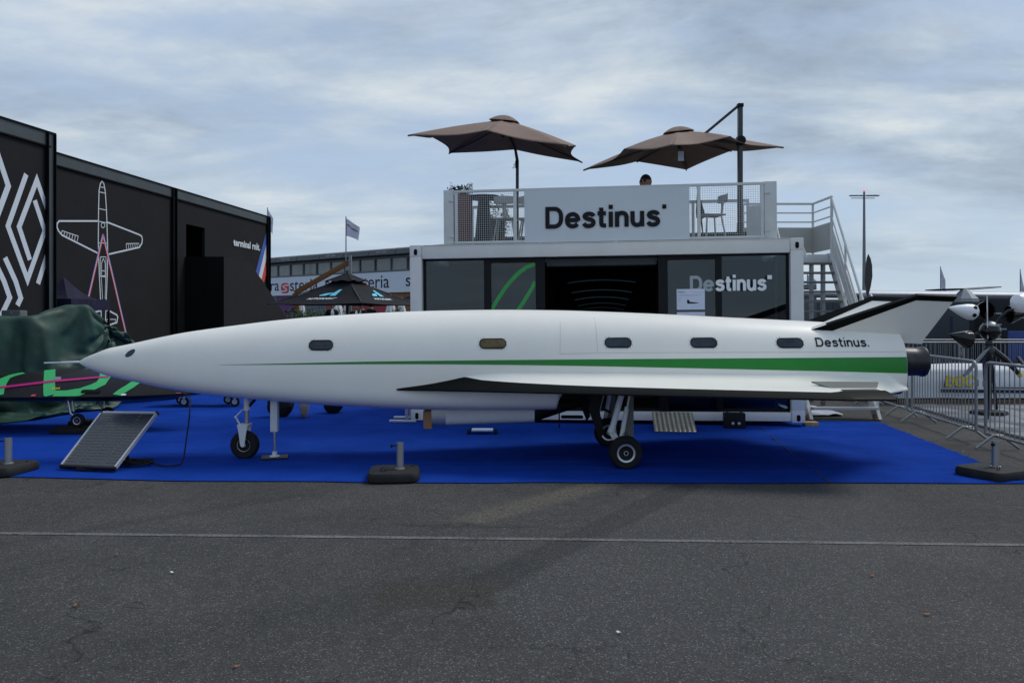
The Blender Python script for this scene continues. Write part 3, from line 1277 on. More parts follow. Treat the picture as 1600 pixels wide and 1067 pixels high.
for x in (2.08, 3.98):
    m_ = MB()
    m_.box((x, 1.35, 1.35), (.04, 1.7, 2.4))
    m_.build('partition', 'room_dark', con)
# display screen on the rear wall: concentric light arcs
m_ = MB()
m_.box((3.03, 2.2, 1.45), (1.70, .04, 2.05))
sc_ = m_.build('display_screen', 'screen_black', con)
for k, (zz, hwid, tk) in enumerate(((2.30, .62, .022), (2.12, .55, .022), (1.99, .49, .02), (1.88, .44, .012), (1.80, .40, .008), (1.72, .36, .014), (1.66, .34, .012), (1.61, .31, .010), (1.56, .29, .008), (1.50, .27, .006))):
    m_ = MB()
    pts = [(3.03 + hwid * t, zz - .05 * t * t) for t in [(-1 + i / 10) for i in range(21)]]
    strip(m_, pts, tk, lambda a, b: (a, 2.177, b))
    m_.build('light_arc', 'screen_arc', sc_, smooth=0)
m_ = MB()
m_.box((3.03, .32, 2.50), (1.72, .30, .13))
m_.build('lintel', 'room_grey', con)
m_ = MB()
m_.box((LX / 2, .16, 2.566), (LX - .376, .07, .045))
m_.box((LX / 2, .16, .172), (LX - .376, .07, .045))
m_.build('window_frame', 'frame_black', con)
for (a, b, y) in ((1.178, 1.29, .10), (2.0, 2.15, .10), (3.907, 4.052, .10), (4.773, 4.869, .10), (.19, .215, .13), (5.845, 5.868, .13)):
    m_ = MB()
    m_.box(((a + b) / 2, y, 1.365), (b - a, .06, 2.38), .004)
    m_.build('mullion', 'frame_black', con)
for (a, b) in ((1.292, 1.998), (4.054, 4.771)):
    m_ = MB()
    m_.box(((a + b) / 2, .10, 2.522), (b - a, .05, .06))
    m_.build('door_head', 'frame_black', con)
panes = [(.215, 1.18, .155, 'smoked_glass'), (1.29, 2.0, .10, 'smoked_glass'), (4.05, 4.775, .10, 'smoked_glass'), (4.868, 5.845, .155, 'smoked_glass')]
for (a, b, y, gm) in panes:
    m_ = MB()
    m_.box(((a + b) / 2, y, 1.355), (b - a + .01, .012, 2.38))
    m_.build('glass_pane', gm, con, smooth=0)
m_ = MB()
m_.box((.70, .75, 1.35), (.95, .02, 2.3))
m_.build('blind', 'room_grey', con)
m_ = MB()
m_.box((5.35, .90, 1.35), (.95, .02, 2.3))
m_.build('blind', 'room_grey', con)
m_ = MB()
m_.box((4.41, .75, 1.35), (.70, .02, 2.3))
m_.build('blind', 'room_grey', con)
m_ = MB()
m_.box((1.64, .75, 1.35), (.70, .02, 2.3))
m_.build('blind', 'room_grey', con)
m_ = MB()
m_.tube([(5.705, .24, .2), (5.705, .24, 2.52)], .022, 10)
m_.build('curtain_pole', 'letter_grey', con)
for pts in ([(1.29, 1.74), (1.40, 1.93), (1.514, 2.096), (1.62, 2.22), (1.737, 2.334), (1.86, 2.42), (1.997, 2.47)], [(1.70, 1.72), (1.80, 1.86), (1.869, 1.97), (1.94, 2.08), (1.998, 2.19)]):
    m_ = MB()
    strip(m_, pts, .062, lambda a, b: (a, .0915, b))
    m_.build('green_arc', 'decal_green', con, smooth=0)
wordmark('De', .362, .235, 'letter_grey', lambda a, b, k: (4.39 + a, .091 - .0003 * k, 2.005 + b), con)  # white letters behind the door glass, their dimming put into the grey colour
wordmark('stinus', .76, .235, 'letter_white', lambda a, b, k: (4.768 + a, .062 - .0003 * k, 2.005 + b), con)
m_ = MB()
strip(m_, [(5.545, 2.205), (5.612, 2.205)], .062, lambda a, b: (a, .062, b))
m_.build('logo_square', 'letter_white', con, smooth=0)
for k, (z0, z1) in enumerate(((1.723, 2.041), (1.37, 1.685))):
    m_ = MB()
    m_.box((4.40, .090, (z0 + z1) / 2), (.425, .004, z1 - z0))
    po = m_.build('poster', 'paper', con, smooth=0)
    if k == 0:
        lettering('Destinus', .10, .022, 'letter_black', lambda a, b: (4.21 + a, .0872, 1.985 + b), po, bold=.02)
        m_ = MB()
        for j, (x0, x1, z) in enumerate(((4.42, 4.59, 1.99), (4.21, 4.56, 1.952), (4.21, 4.50, 1.938), (4.21, 4.27, 1.905), (4.21, 4.25, 1.885), (4.21, 4.25, 1.868), (4.21, 4.25, 1.85))):
            strip(m_, [(x0, z), (x1, z)], .006, lambda a, b: (a, .0872, b))
        m_.build('text_line', 'paper_grey', po, smooth=0)
        m_ = MB()
        m_.v = [(4.34 + a * .19, .0870, 1.82 + b * .19) for a, b in ((0, .12), (.05, .30), (.14, .30), (.24, .12), (.95, .05), (.95, .02), (.6, -.02), (.05, -.03))]
        m_.f = [list(range(8))]
        m_.build('aircraft_picture', 'letter_black', po, smooth=0)
    else:
        m_ = MB()
        m_.box((4.40, .0872, 1.52), (.38, .001, .22))
        m_.build('picture', 'paper_grey', po, smooth=0)

# feet and things round the container base
for i, (lx, ly) in enumerate(((.12, .12), (.12, 2.3))):
    p = CM @ Vector((lx, ly, 0))
bx_ = thing('wooden_block', 'weathered timber block under the right front corner of the container', 'block', (4.55, 11.95, .005), TH)
m_ = MB()
m_.box((0, 0, .035), (.20, .16, .065), .006)
m_.build('plank', 'wood', bx_)
fp_ = thing('diamond_plate_ramp', 'beige diamond-plate metal ramp leading up into the container', 'ramp', (2.05, 11.28, .012), TH)
m_ = MB()
sl_ = math.atan2(.20, .62)


def ramp_pt(a, b, d=0.0):
    return (a, b * .62 - d * math.sin(sl_), .008 + b * .21 + d)


m_.prism([(0, 0), (.60, 0), (.60, 1), (0, 1)], -.006, 0, lambda a, b, d: ramp_pt(a, b, d))
pt_ = m_.build('plate', 'tread_plate', fp_, smooth=0)
m_ = MB()
for i in range(9):
    for j in range(11):
        u, v = .034 + .532 * i / 8, .05 + .90 * j / 10
        q = [(u - .024, v), (u, v - .034), (u + .024, v), (u, v + .034)]
        o_ = len(m_.v)
        m_.v += [ramp_pt(a, b, .0005) for a, b in q] + [ramp_pt(u, v, .009)]
        m_.f += [[o_, o_ + 1, o_ + 4], [o_ + 1, o_ + 2, o_ + 4], [o_ + 2, o_ + 3, o_ + 4], [o_ + 3, o_, o_ + 4]]
tr_ = m_.build('raised_tread', 'tread_raised', pt_, smooth=0)
tr_['kind'] = 'stuff'
eb = thing('power_box', 'black power distribution box on the carpet before the container', 'electrical box', (3.32, 11.72, .012), TH)
m_ = MB()
m_.box((0, 0, .115), (.31, .16, .22), .012)
m_.build('housing', 'satin_black', eb)
for k in range(3):
    m_ = MB()
    m_.lathe([(.022, 0), (.022, .01), (.012, .012), (0, .012)], (-.03 + .045 * k, -.081, .075 + .015 * (k % 2)), (0, -1, 0), 10)
    m_.build('socket', 'rim_silver' if k != 1 else 'frame_black', eb)
for k in range(2):
    m_ = MB()
    m_.lathe([(.014, 0), (.012, .03), (.006, .03)], (.10 - .2 * k, 0, .225), (0, 0, 1), 8)
    m_.build('knob', 'frame_black', eb)

# small low rack under the belly
rk = thing('low_rack', 'small white metal rack with black feet on the carpet under the belly', 'rack', (-.42, 11.15, .012))
m_ = MB()
m_.box((0, .0, .055), (.30, .18, .018), .003)
m_.build('shelf', 'letter_white', rk)
for sx in (-1, 1):
    for sy in (-1, 1):
        m_ = MB()
        m_.box((sx * .19, sy * .07, .026), (.05, .05, .05), .006)
        m_.build('foot', 'satin_black', rk)
ts = thing('profile_stand', 'aluminium profile stand with T-shaped feet left of the container', 'stand', (-1.72, 12.35, .012))
for k, yy in ((0, 0.0), (1, .45)):
    m_ = MB()
    m_.box((0, yy, .02), (.42, .045, .036), .004)
    m_.build('foot', 'aluminium', ts)
    m_ = MB()
    m_.box((.06, yy, .48), (.045, .045, .88), .004)
    m_.build('upright', 'aluminium', ts)
m_ = MB()
m_.box((.06, .225, .60), (.04, .405, .04), .003)
m_.build('crossbar', 'aluminium', ts)
pk_ = thing('equipment_case', 'dark equipment case standing beside the container corner', 'case', (-1.62, 13.6, .012))
m_ = MB()
m_.box((0, 0, .30), (.35, .40, .56), .02)
m_.build('shell', 'satin_black', pk_)
m_ = MB()
m_.tube([(-.08, -.21, .36), (-.08, -.235, .38), (.08, -.235, .38), (.08, -.21, .36)], .008, 6)
m_.build('handle', 'steel', pk_)

# bags behind the nose gear
for k, (bxx, byy, w_, h_, mt, lb) in enumerate(((-3.85, 13.05, .42, .42, 'black_fabric', 'large black equipment bag slumped on the carpet behind the nose gear'), (-3.43, 12.95, .14, .40, 'grey_fabric', 'slim grey bag between two black bags behind the nose gear'), (-3.10, 13.6, .34, .30, 'black_fabric', 'small black bag farthest right of those behind the nose gear'))):
    b_ = thing('bag', lb, 'bag', (bxx, byy, .012), .1 * k, 'bags behind the nose gear')
    m_ = MB()

    def bag(u, v):
        t = 2 * math.pi * u
        s = math.sin(math.pi * min(1, v * .97 + .03)) ** .35 if v < .97 else .15
        sag = 1 + .10 * noise.noise(Vector((math.cos(t) * 1.4, math.sin(t) * 1.4, v * 3 + k * 5)))
        c, d = math.cos(t), math.sin(t)
        return (w_ / 2 * math.copysign(abs(c) ** .6, c) * s * sag, .16 * math.copysign(abs(d) ** .6, d) * s * sag, h_ * v * (1 + .06 * math.sin(t * 2 + k)))
    m_.grid(bag, [i / 28 for i in range(29)], [j / 14 for j in range(15)])
    m_.build('body', mt, b_, smooth=50)
    m_ = MB()
    m_.tube([(-.10, -.05, h_ * .92), (-.06, -.10, h_ * 1.05), (.06, -.10, h_ * 1.05), (.10, -.05, h_ * .92)], .012, 6)
    m_.build('handle', 'black_fabric', b_)

# ------------------------------------------------------------------ roof terrace
rl = bpy.data.objects.new('terrace_railing', None)
COL.objects.link(rl)
rl.matrix_world = CM
tag(rl, 'white mesh railing along the front of the container roof', 'railing')
RT, RB = 3.652, 2.80
for (a, b) in ((.541, .703), (5.505, 5.691)):
    m_ = MB()
    m_.box(((a + b) / 2, .07, (RT + RB) / 2 + .005), (b - a, .05, RT - RB + .01), .004)
    m_.build('end_plate', 'stair_white', rl)
for xx in (.7275, 1.6865, 4.529, 5.470):
    m_ = MB()
    m_.box((xx + (.02 if xx < 1 else 0), .045, (RT + RB) / 2), (.05, .045, RT - RB - .084), .003)
    m_.build('post', 'stair_white', rl)
m_ = MB()
m_.box(((.7275 + 5.47) / 2 + .01, .045, RT - .02), (5.47 - .7275 + .05, .046, .04), .004)
m_.build('top_tube', 'stair_white', rl)
m_ = MB()
m_.box(((.7275 + 5.47) / 2 + .01, .045, RB + .02), (5.47 - .7275 + .05, .046, .04), .004)
m_.build('bottom_tube', 'stair_white', rl)
for xx, s in ((.715, -1), (5.50, 1)):
    for zz in (RB + .12, RT - .16):
        m_ = MB()
        m_.box((xx + s * .045, .035, zz), (.085, .016, .03), .002)
        m_.build('hinge', 'stair_white', rl)
for (a, b) in ((.772, 1.660), (1.712, 1.85), (4.37, 4.505), (4.553, 5.446)):
    m_ = MB()
    n = max(2, round((b - a) / .0345))
    for i in range(n + 1):
        x = lerp(a, b, i / n)
        m_.box((x, .045, (RT + RB) / 2), (.0038, .0038, RT - RB - .08))
    n = round((RT - RB - .08) / .0345)
    for i in range(1, n):
        z = lerp(RB + .04, RT - .04, i / n)
        m_.box(((a + b) / 2, .050, z), (b - a, .0038, .0038))
    g_ = m_.build('wire_mesh', 'stair_white', rl, smooth=0)
    g_['kind'] = 'stuff'
bn_ = bpy.data.objects.new('banner', None)
COL.objects.link(bn_)
bn_.matrix_world = CM
tag(bn_, 'pale banner reading Destinus hung on the terrace railing', 'banner')
m_ = MB()


def ban(u, v):
    return (lerp(1.838, 4.385, u), .012 - .004 * math.sin(u * 9) * v - .003 * math.sin(u * 31) * (1 - v), lerp(2.797, 3.625, v))


m_.grid(ban, [i / 60 for i in range(61)], [i / 12 for i in range(13)])
m_.build('sheet', 'banner_white', bn_, smooth=180)
wordmark('Destinus', 1.77, .332, 'letter_black', lambda a, b, k: (2.17 + a, -.002 - .0003 * k, 3.012 + b), bn_)
m_ = MB()
strip(m_, [(3.972, 3.31), (4.034, 3.31)], .066, lambda a, b: (a, -.002, b))
m_.build('logo_square', 'letter_black', bn_, smooth=0)

br = bpy.data.objects.new('rear_railing', None)
COL.objects.link(br)
br.matrix_world = CM
tag(br, 'white tube railing with dark kick board along the back of the roof', 'railing')
for a, b in ((.6, 5.70),):
    m_ = MB()
    m_.box(((a + b) / 2, 2.38, 3.715), (b - a, .05, .055), .004)
    m_.build('top_tube', 'stair_white', br)
    m_ = MB()
    m_.box(((a + b) / 2, 2.385, 2.98), (b - a, .03, .33))
    m_.build('kick_board', 'frame_black', br)
for xx in (.62, 1.9, 3.3, 4.70, 5.675):
    m_ = MB()
    m_.box((xx, 2.35, 3.24), (.05, .03, .88), .003)
    m_.build('post', 'stair_white', br)
m_ = MB()
m_.box((5.80, 2.38, 3.21), (.24, .04, .82), .003)
m_.build('end_panel', 'stair_white', br)


# umbrellas on the roof
def canopy_mesh(mb, C4, apex, raise_mid=.15, n=14, sag=.05):
    # C4 corners in order, apex point; equal-slope ribs so edge middles ride higher
    C4 = [Vector(c) for c in C4]
    ap = Vector(apex)
    ring = []
    for k in range(4):
        a, b = C4[k], C4[(k + 1) % 4]
        ring.append(a)
        m = (a + b) / 2
        ring.append(m + Vector((0, 0, raise_mid)))
    for k in range(8):
        a, b = ring[k], ring[(k + 1) % 8]

        def pt(u, v):
            e = a.lerp(b, u)
            e = e + (ap - e) * (.11 * math.sin(math.pi * u))        # scalloped hem
            p = e.lerp(ap, v)
            p.z += -.065 * math.sin(math.pi * u) * (1 - v) ** 1.5 + .022 * math.sin(math.pi * v)
            return p
        mb.grid(pt, [i / n for i in range(n + 1)], [j / n * .97 for j in range(n + 1)])
    return ring


def roof_umbrella(label, C4, apex, mast, up):
    base = mast[0]
    t_ = thing('umbrella', label, 'umbrella', base, 0, 'brown umbrellas on the roof terrace')
    off = Vector(base)
    C4 = [Vector(c) - off for c in C4]
    ap = Vector(apex) - off
    m_ = MB()
    ring = canopy_mesh(m_, C4, ap)
    ca = m_.build('canopy', 'canopy', t_, smooth=25)
    so = ca.modifiers.new('cloth', 'SOLIDIFY')
    so.thickness = .006
    cen = sum(C4, Vector()) / 4
    upv = (ap - cen).normalized()
    m_ = MB()

    def vent(u, v):
        t = 2 * math.pi * u
        r = .27 * v * (1 + .10 * math.cos(4 * t + .5)) * (1 + .03 * math.sin(16 * t))
        q = upv.orthogonal().normalized()
        q2 = upv.cross(q)
        return ap + upv * (.075 - .105 * v ** 1.8 + .010 * math.sin(24 * t) * v * v) + q * r * math.cos(t) + q2 * r * math.sin(t)
    m_.grid(vent, [i / 48 for i in range(49)], [j / 8 for j in range(9)])
    ve = m_.build('vent_cap', 'canopy', ca, smooth=40)
    for p in ring:
        m_ = MB()
        m_.tube([ap - upv * .09, ap.lerp(p, .5) - upv * .07, p - upv * .015], .012, 6)
        m_.build('rib', 'pole_dark', t_)
    m_ = MB()
    m_.tube([ap + upv * .02, ap - upv * .30], .028, 10)
    m_.build('hub', 'pole_dark', t_)
    return t_, off


u1c = [(-1.645, 12.395, 4.545), (.855, 11.972, 4.291), (1.301, 14.47, 4.53), (-1.199, 14.892, 4.784)]
b1 = CM @ Vector((1.62, .95, 2.795))
u1, off = roof_umbrella('brown square umbrella with thin crank pole above the left of the roof', u1c, (-.126, 13.37, 5.03), (b1,), None)
m_ = MB()
pz = [Vector((0, 0, 0)), Vector((0, 0, 1.48)), Vector((-.03, 0, 1.66)), Vector((-.126, 13.30, 4.95)) - off]
m_.tube(pz, [.027, .027, .024, .02], 10)
m_.build('pole', 'pole_dark', u1)
m_ = MB()
m_.box((-.01, -.01, 1.42), (.055, .06, .12), .01)
m_.build('tilt_joint', 'frame_black', u1)
m_ = MB()
m_.tube([(-.02, -.03, 1.42), (-.055, -.05, 1.42), (-.055, -.05, 1.35), (-.085, -.05, 1.35)], .006, 6)
m_.build('crank', 'frame_black', u1)
m_ = MB()
m_.box((0, 0, .04), (.5, .5, .07), .02)
m_.build('base', 'resin_black', u1)

u2c = [(1.23, 13.545, 4.213), (2.347, 11.509, 4.192), (4.376, 12.62, 4.404), (3.259, 14.656, 4.424)]
b2_ = CM @ Vector((5.227, .55, 2.795))
u2, off = roof_umbrella('brown cantilever umbrella hung from a tall mast at the right of the roof', u2c, (2.764, 13.056, 4.76), (b2_,), None)
m_ = MB()
m_.box((0, 0, 1.09), (.072, .085, 2.15), .012)
m_.build('mast', 'pole_dark', u2)
m_ = MB()
m_.box((0, 0, 2.165), (.095, .11, .06), .014)
m_.build('mast_cap', 'frame_black', u2)
jt = Vector((0, 0, 1.60))
m_ = MB()
m_.lathe([(.07, -.06), (.075, 0), (.07, .06)], jt + Vector((0, -.03, 0)), (0, 1, 0), 16)
m_.box(jt, (.12, .10, .14), .02)
m_.build('slide_joint', 'frame_black', u2)
ap2 = Vector((2.764, 13.056, 4.76)) - off
m_ = MB()
m_.tube([jt, ap2 + Vector((0, 0, -.14))], .022, 8)
m_.build('boom', 'pole_dark', u2)
m_ = MB()
e_ = ap2.lerp(Vector((-.03, -.02, 2.19)), .28)
m_.tube([Vector((-.03, -.0, 2.16)), Vector((-.56, .04, 1.72)), ap2 + Vector((.12, 0, .0))], .022, 8)
m_.build('tie_arm', 'pole_dark', u2)
m_ = MB()
m_.lathe([(.05, .30), (.055, .12), (.10, .02), (.10, 0)], (0, 0, 0), (0, 0, 1), 12)
m_.box((0, 0, .02), (.5, .5, .04), .01)
m_.build('base', 'resin_black', u2)
m_ = MB()
tg = Vector(((1064 - 800) * 12.1 / 1225, 12.1, 1.65 + (497 - 244) * 12.1 / 1225)) - off
m_.box(tg, (.09, .004, .15))
m_.build('care_label', 'paper_grey', u2)

# planter with plant, high table, chairs
pla = cthing('planter', 'tall brown woven planter with trailing plant at the left roof corner', 'planter', .72, .62)
m_ = MB()
m_.prism([(-.15, 0), (.15, 0), (.16, .86), (-.16, .86)], -.15, .15, lambda a, b, d: (a, d, b))
m_.build('pot', 'rattan', pla, smooth=0)
m_ = MB()
m_.box((0, 0, .855), (.29, .27, .03))
m_.build('soil', 'soil', pla)


def leaves(mb, n, cen, rad, size, seed, fn=None):
    rnd = random.Random(seed)
    for i in range(n):
        while True:
            p = Vector((rnd.uniform(-1, 1), rnd.uniform(-1, 1), rnd.uniform(-1, 1)))
            if p.length < 1 and p.length > .35:
                break
        p *= .65 + .35 * (1 + noise.noise(p * 2.1 + Vector((seed, 0, 0))))
        c = Vector(cen) + Vector((p.x * rad[0], p.y * rad[1], p.z * rad[2]))
        d = Vector((rnd.gauss(0, 1), rnd.gauss(0, 1), rnd.gauss(.2, .8))).normalized()
        s = d.orthogonal().normalized()
        l = size * rnd.uniform(.6, 1.3)
        w = l * .38
        o_ = len(mb.v)
        n_ = d.cross(s)
        mb.v += [tuple(c - d * l * .5), tuple(c + s * w * .5 + n_ * l * .06), tuple(c + d * l * .5), tuple(c - s * w * .5 + n_ * l * .06)]
        mb.f.append([o_, o_ + 1, o_ + 2, o_ + 3])


m_ = MB()
leaves(m_, 150, (0, -.02, .93), (.20, .16, .09), .075, 3)
leaves(m_, 30, (-.17, 0, 1.0), (.07, .1, .10), .05, 4)
leaves(m_, 26, (.14, 0, 1.0), (.07, .1, .09), .05, 5)
fo = m_.build('foliage', 'leaf_dark', pla, smooth=0, recalc=False)
fo['kind'] = 'stuff'
m_ = MB()
for k in range(7):
    t = k * .9
    m_.tube([(.05 * math.cos(t), .05 * math.sin(t), .86), (.12 * math.cos(t), .10 * math.sin(t), .98), (.19 * math.cos(t), .13 * math.sin(t), 1.03)], .004, 5)
m_.build('stem', 'leaf_dark', pla)
ivy = cthing('potted_ivy', 'leafy green ivy hanging behind the black round table on the roof', 'plant', 1.24, 1.35)
m_ = MB()
m_.lathe([(.10, 0), (.13, .55), (.14, .56), (.12, .56)], (0, 0, 0), (0, 0, 1), 18)
m_.build('pot', 'resin_black', ivy)
m_ = MB()
leaves(m_, 420, (0, 0, .52), (.24, .2, .42), .065, 8)
f_ = m_.build('foliage', 'leaf', ivy, smooth=0, recalc=False)
f_['kind'] = 'stuff'
tb_ = cthing('round_table', 'black round bar table with conical pedestal on the roof', 'table', 1.06, .85)
m_ = MB()
m_.lathe([(0, .84), (.28, .84), (.30, .855), (.30, .868), (.27, .88), (0, .882)], (0, 0, 0), (0, 0, 1), 36)
m_.build('table_top', 'satin_black', tb_)
m_ = MB()
m_.lathe([(.16, 0), (.155, .05), (.125, .5), (.095, .80), (.11, .84)], (0, 0, 0), (0, 0, 1), 24)
m_.build('pedestal', 'satin_black', tb_)


def chair(label, lx, ly, rz):
    c_ = cthing('bar_chair', label, 'chair', lx, ly, 2.795, rz, 'white chairs on the roof terrace')
    m_ = MB()
    m_.box((0, 0, .455), (.36, .36, .022), .008)
    m_.build('seat', 'chair_white', c_)
    for sx in (-1, 1):
        for sy in (-1, 1):
            m_ = MB()
            m_.tube([(sx * .12, sy * .12, .45), (sx * .19, sy * .18, 0)], .014, 8)
            m_.build('leg', 'chair_white', c_)
    m_ = MB()
    m_.prism([(-.022, .46), (.022, .46), (.03, .60), (.045, .70), (-.045, .70), (-.03, .60)], .175, .190, lambda a, b, d: (a, d + (b - .46) * .12, b))
    m_.build('back_splat', 'chair_white', c_, smooth=0)
    m_ = MB()
    m_.grid(lambda u, v: (lerp(-.17, .17, u), .205 + .045 * (1 - (2 * u - 1) ** 2) + v * .01, .67 + .135 * v - .012 * abs(2 * u - 1) ** 3 * (1 if v > .5 else -1)), [i / 14 for i in range(15)], [0, .25, .5, .75, 1])
    b_ = m_.build('backrest', 'chair_white', c_, smooth=60)
    b_.modifiers.new('th', 'SOLIDIFY').thickness = .014
    return c_


chair('white bar chair just right of the round table seen from behind', 1.46, .62, math.pi)
chair('white bar chair behind the second railing post seen from behind', 1.86, .70, math.pi)
chair('white chair seen in profile beside the umbrella mast', 4.80, .75, -1.25)
su = cthing('folded_umbrella', 'small folded black umbrella upright beside the profile chair', 'umbrella', 4.72, .95)
m_ = MB()
m_.lathe([(.012, 0), (.014, .42), (.075, .46), (.07, .56), (.035, .76), (.008, .90), (0, .91)], (0, 0, 0), (0, 0, 1), 10)
m_.build('cloth', 'black_fabric', su, smooth=0)
m_ = MB()
m_.tube([(0, 0, 0), (0, 0, .97)], .008, 6)
m_.build('rod', 'steel', su)
for o_ in (su,):
    o_.rotation_euler = (0, R(-7), TH)


# ------------------------------------------------------------------ people
def person(name, label, loc, rz, pose, mats, group=None, h=1.75):
    if pose == 'stand':
        V = [((0, 0, .95), .145), ((0, 0, 1.12), .13), ((0, .01, 1.30), .165), ((0, .01, 1.42), .13), ((0, .0, 1.50), .058), ((0, -.01, 1.56), .085), ((0, -.02, 1.625), .120), ((0, -.012, 1.70), .105),
             ((.10, 0, .90), .10), ((.11, -.01, .50), .065), ((.12, .02, .09), .045), ((.13, -.12, .045), .045),
             ((-.10, 0, .90), .10), ((-.11, -.01, .50), .065), ((-.12, .02, .09), .045), ((-.13, -.12, .045), .045),
             ((.18, .01, 1.40), .075), ((.25, .02, 1.12), .05), ((.22, -.10, .90), .038), ((.20, -.15, .80), .034),
             ((-.18, .01, 1.40), .075), ((-.25, .02, 1.12), .05), ((-.22, -.10, .90), .038), ((-.20, -.15, .80), .034)]
        Eg = [(0, 1), (1, 2), (2, 3), (3, 4), (4, 5), (5, 6), (6, 7), (0, 8), (8, 9), (9, 10), (10, 11), (0, 12), (12, 13), (13, 14), (14, 15), (3, 16), (16, 17), (17, 18), (18, 19), (3, 20), (20, 21), (21, 22), (22, 23)]
        zneck, zc_ = 1.49, 1.63
    else:
        d = -.95 + .46
        V = [((0, 0, .50), .15), ((0, 0, .65), .135), ((0, -.02, .85), .165), ((0, -.03, .965), .13), ((0, -.04, 1.04), .058), ((0, -.06, 1.09), .085), ((0, -.075, 1.155), .120), ((0, -.067, 1.23), .105),
             ((.10, -.05, .50), .10), ((.13, -.45, .50), .07), ((.13, -.45, .10), .048), ((.13, -.58, .05), .045),
             ((-.10, -.05, .50), .10), ((-.13, -.45, .50), .07), ((-.13, -.45, .10), .048), ((-.13, -.58, .05), .045),
             ((.18, -.03, .945), .075), ((.25, -.02, .68), .05), ((.20, -.24, .62), .038), ((.15, -.34, .62), .034),
             ((-.18, -.03, .945), .075), ((-.25, -.02, .68), .05), ((-.20, -.24, .62), .038), ((-.15, -.34, .62), .034)]
        Eg = [(0, 1), (1, 2), (2, 3), (3, 4), (4, 5), (5, 6), (6, 7), (0, 8), (8, 9), (9, 10), (10, 11), (0, 12), (12, 13), (13, 14), (14, 15), (3, 16), (16, 17), (17, 18), (18, 19), (3, 20), (20, 21), (21, 22), (22, 23)]
        zneck, zc_ = 1.035, 1.16
    me = bpy.data.meshes.new('body')
    me.from_pydata([v[0] for v in V], Eg, [])
    ob = bpy.data.objects.new('body', me)
    COL.objects.link(ob)
    ob.modifiers.new('skin', 'SKIN')
    for i, (p, r) in enumerate(V):
        k = 1.0 if i not in (1, 2, 3) else 1.15
        me.skin_vertices[0].data[i].radius = (r * k, r * (.82 if i in (0, 1, 2, 3) else 1.0))
    me.skin_vertices[0].data[0].use_root = True
    ss = ob.modifiers.new('sub', 'SUBSURF')
    ss.levels = 2
    ss.render_levels = 2
    dg = bpy.context.evaluated_depsgraph_get()
    bme = bpy.data.meshes.new_from_object(ob.evaluated_get(dg))
    bpy.data.objects.remove(ob)
    top, legs = mats
    for nm in ('skin', 'hair', top, legs, 'shirt', 'hair'):
        bme.materials.append(MATS[nm])
    hip = V[0][0][2]
    hx = V[6][0]
    hands = [Vector(V[19][0]), Vector(V[23][0])]
    for p in bme.polygons:
        c = p.center
        q = 2
        if c.z > zneck:
            q = 0
            if c.z > zc_ + .030 or (c.y > hx[1] + .015 and c.z > zc_ - .06):
                q = 1
        elif min((c - h_).length for h_ in hands) < .075:
            q = 0
        elif pose == 'stand' and c.z < .075 or (pose == 'sit' and c.z < .08):
            q = 1
        elif (pose == 'stand' and c.z < hip - .02 and abs(c.x) < .21) or (pose == 'sit' and c.z < .56):
            q = 3
        elif abs(c.x) < .045 and c.y < hx[1] - .02 and c.z > zneck - .28 and top == 'suit':
            q = 4
        p.material_index = q
    t_ = thing(name, label, 'person', loc, rz, group)
    t_.scale = (h / 1.75,) * 3
    bo = obj('body', bme, None, t_, 70)
    # face and glasses
    m_ = MB()
    fy = hx[1] - .092
    m_.lathe([(0, -.03), (.014, 0), (.010, .022), (0, .03)], (0, fy - .004, zc_ - .012), (0, -.5, -.9), 8)
    m_.build('nose', 'skin', t_)
    m_ = MB()
    for s in (-1, 1):
        m_.lathe([(0, -.008), (.022, -.004), (.026, .004), (0, .008)], (s * .034, fy + .0, zc_ + .012), (0, -1, 0), 10)
    m_.build('eyes', 'hair', t_)
    m_ = MB()
    for s in (-1, 1):
        m_.lathe([(0, -.012), (.022, -.008), (.026, .0), (.018, .01), (0, .012)], (s * .094, hx[1] + .0, zc_ - .0), (1, 0, 0), 10)
    m_.build('ears', 'skin', t_)
    m_ = MB()

    def hr(u, v):
        t = 2 * math.pi * u
        el = lerp(R(90), R(6) - R(52) * max(0, math.sin(t)), v)
        return (.094 * math.cos(el) * math.cos(t), hx[1] + .012 + .108 * math.cos(el) * math.sin(t), zc_ + .022 + .112 * math.sin(el))
    m_.grid(hr, [i / 28 for i in range(29)], [j / 8 for j in range(9)])
    m_.build('hair', 'hair', t_, smooth=70)
    return t_


pr = CM @ Vector((3.80, 1.05, 2.70))
tp = person('person', 'person with dark hair and blue top seated on the roof terrace', pr, TH - .5, 'sit', ('shirt_blue', 'suit'), h=1.75)

# ================================================================== STAIRS
stc = thing('staircase', 'white steel staircase with open treads at the right end of the container', 'staircase', (0, 0, 0))
SX0, SX1, SB, ST, SZ = 4.80, 5.90, 12.65, 14.55, 2.83


def sp_(k):
    return SB + (ST - SB) * k, SZ * k


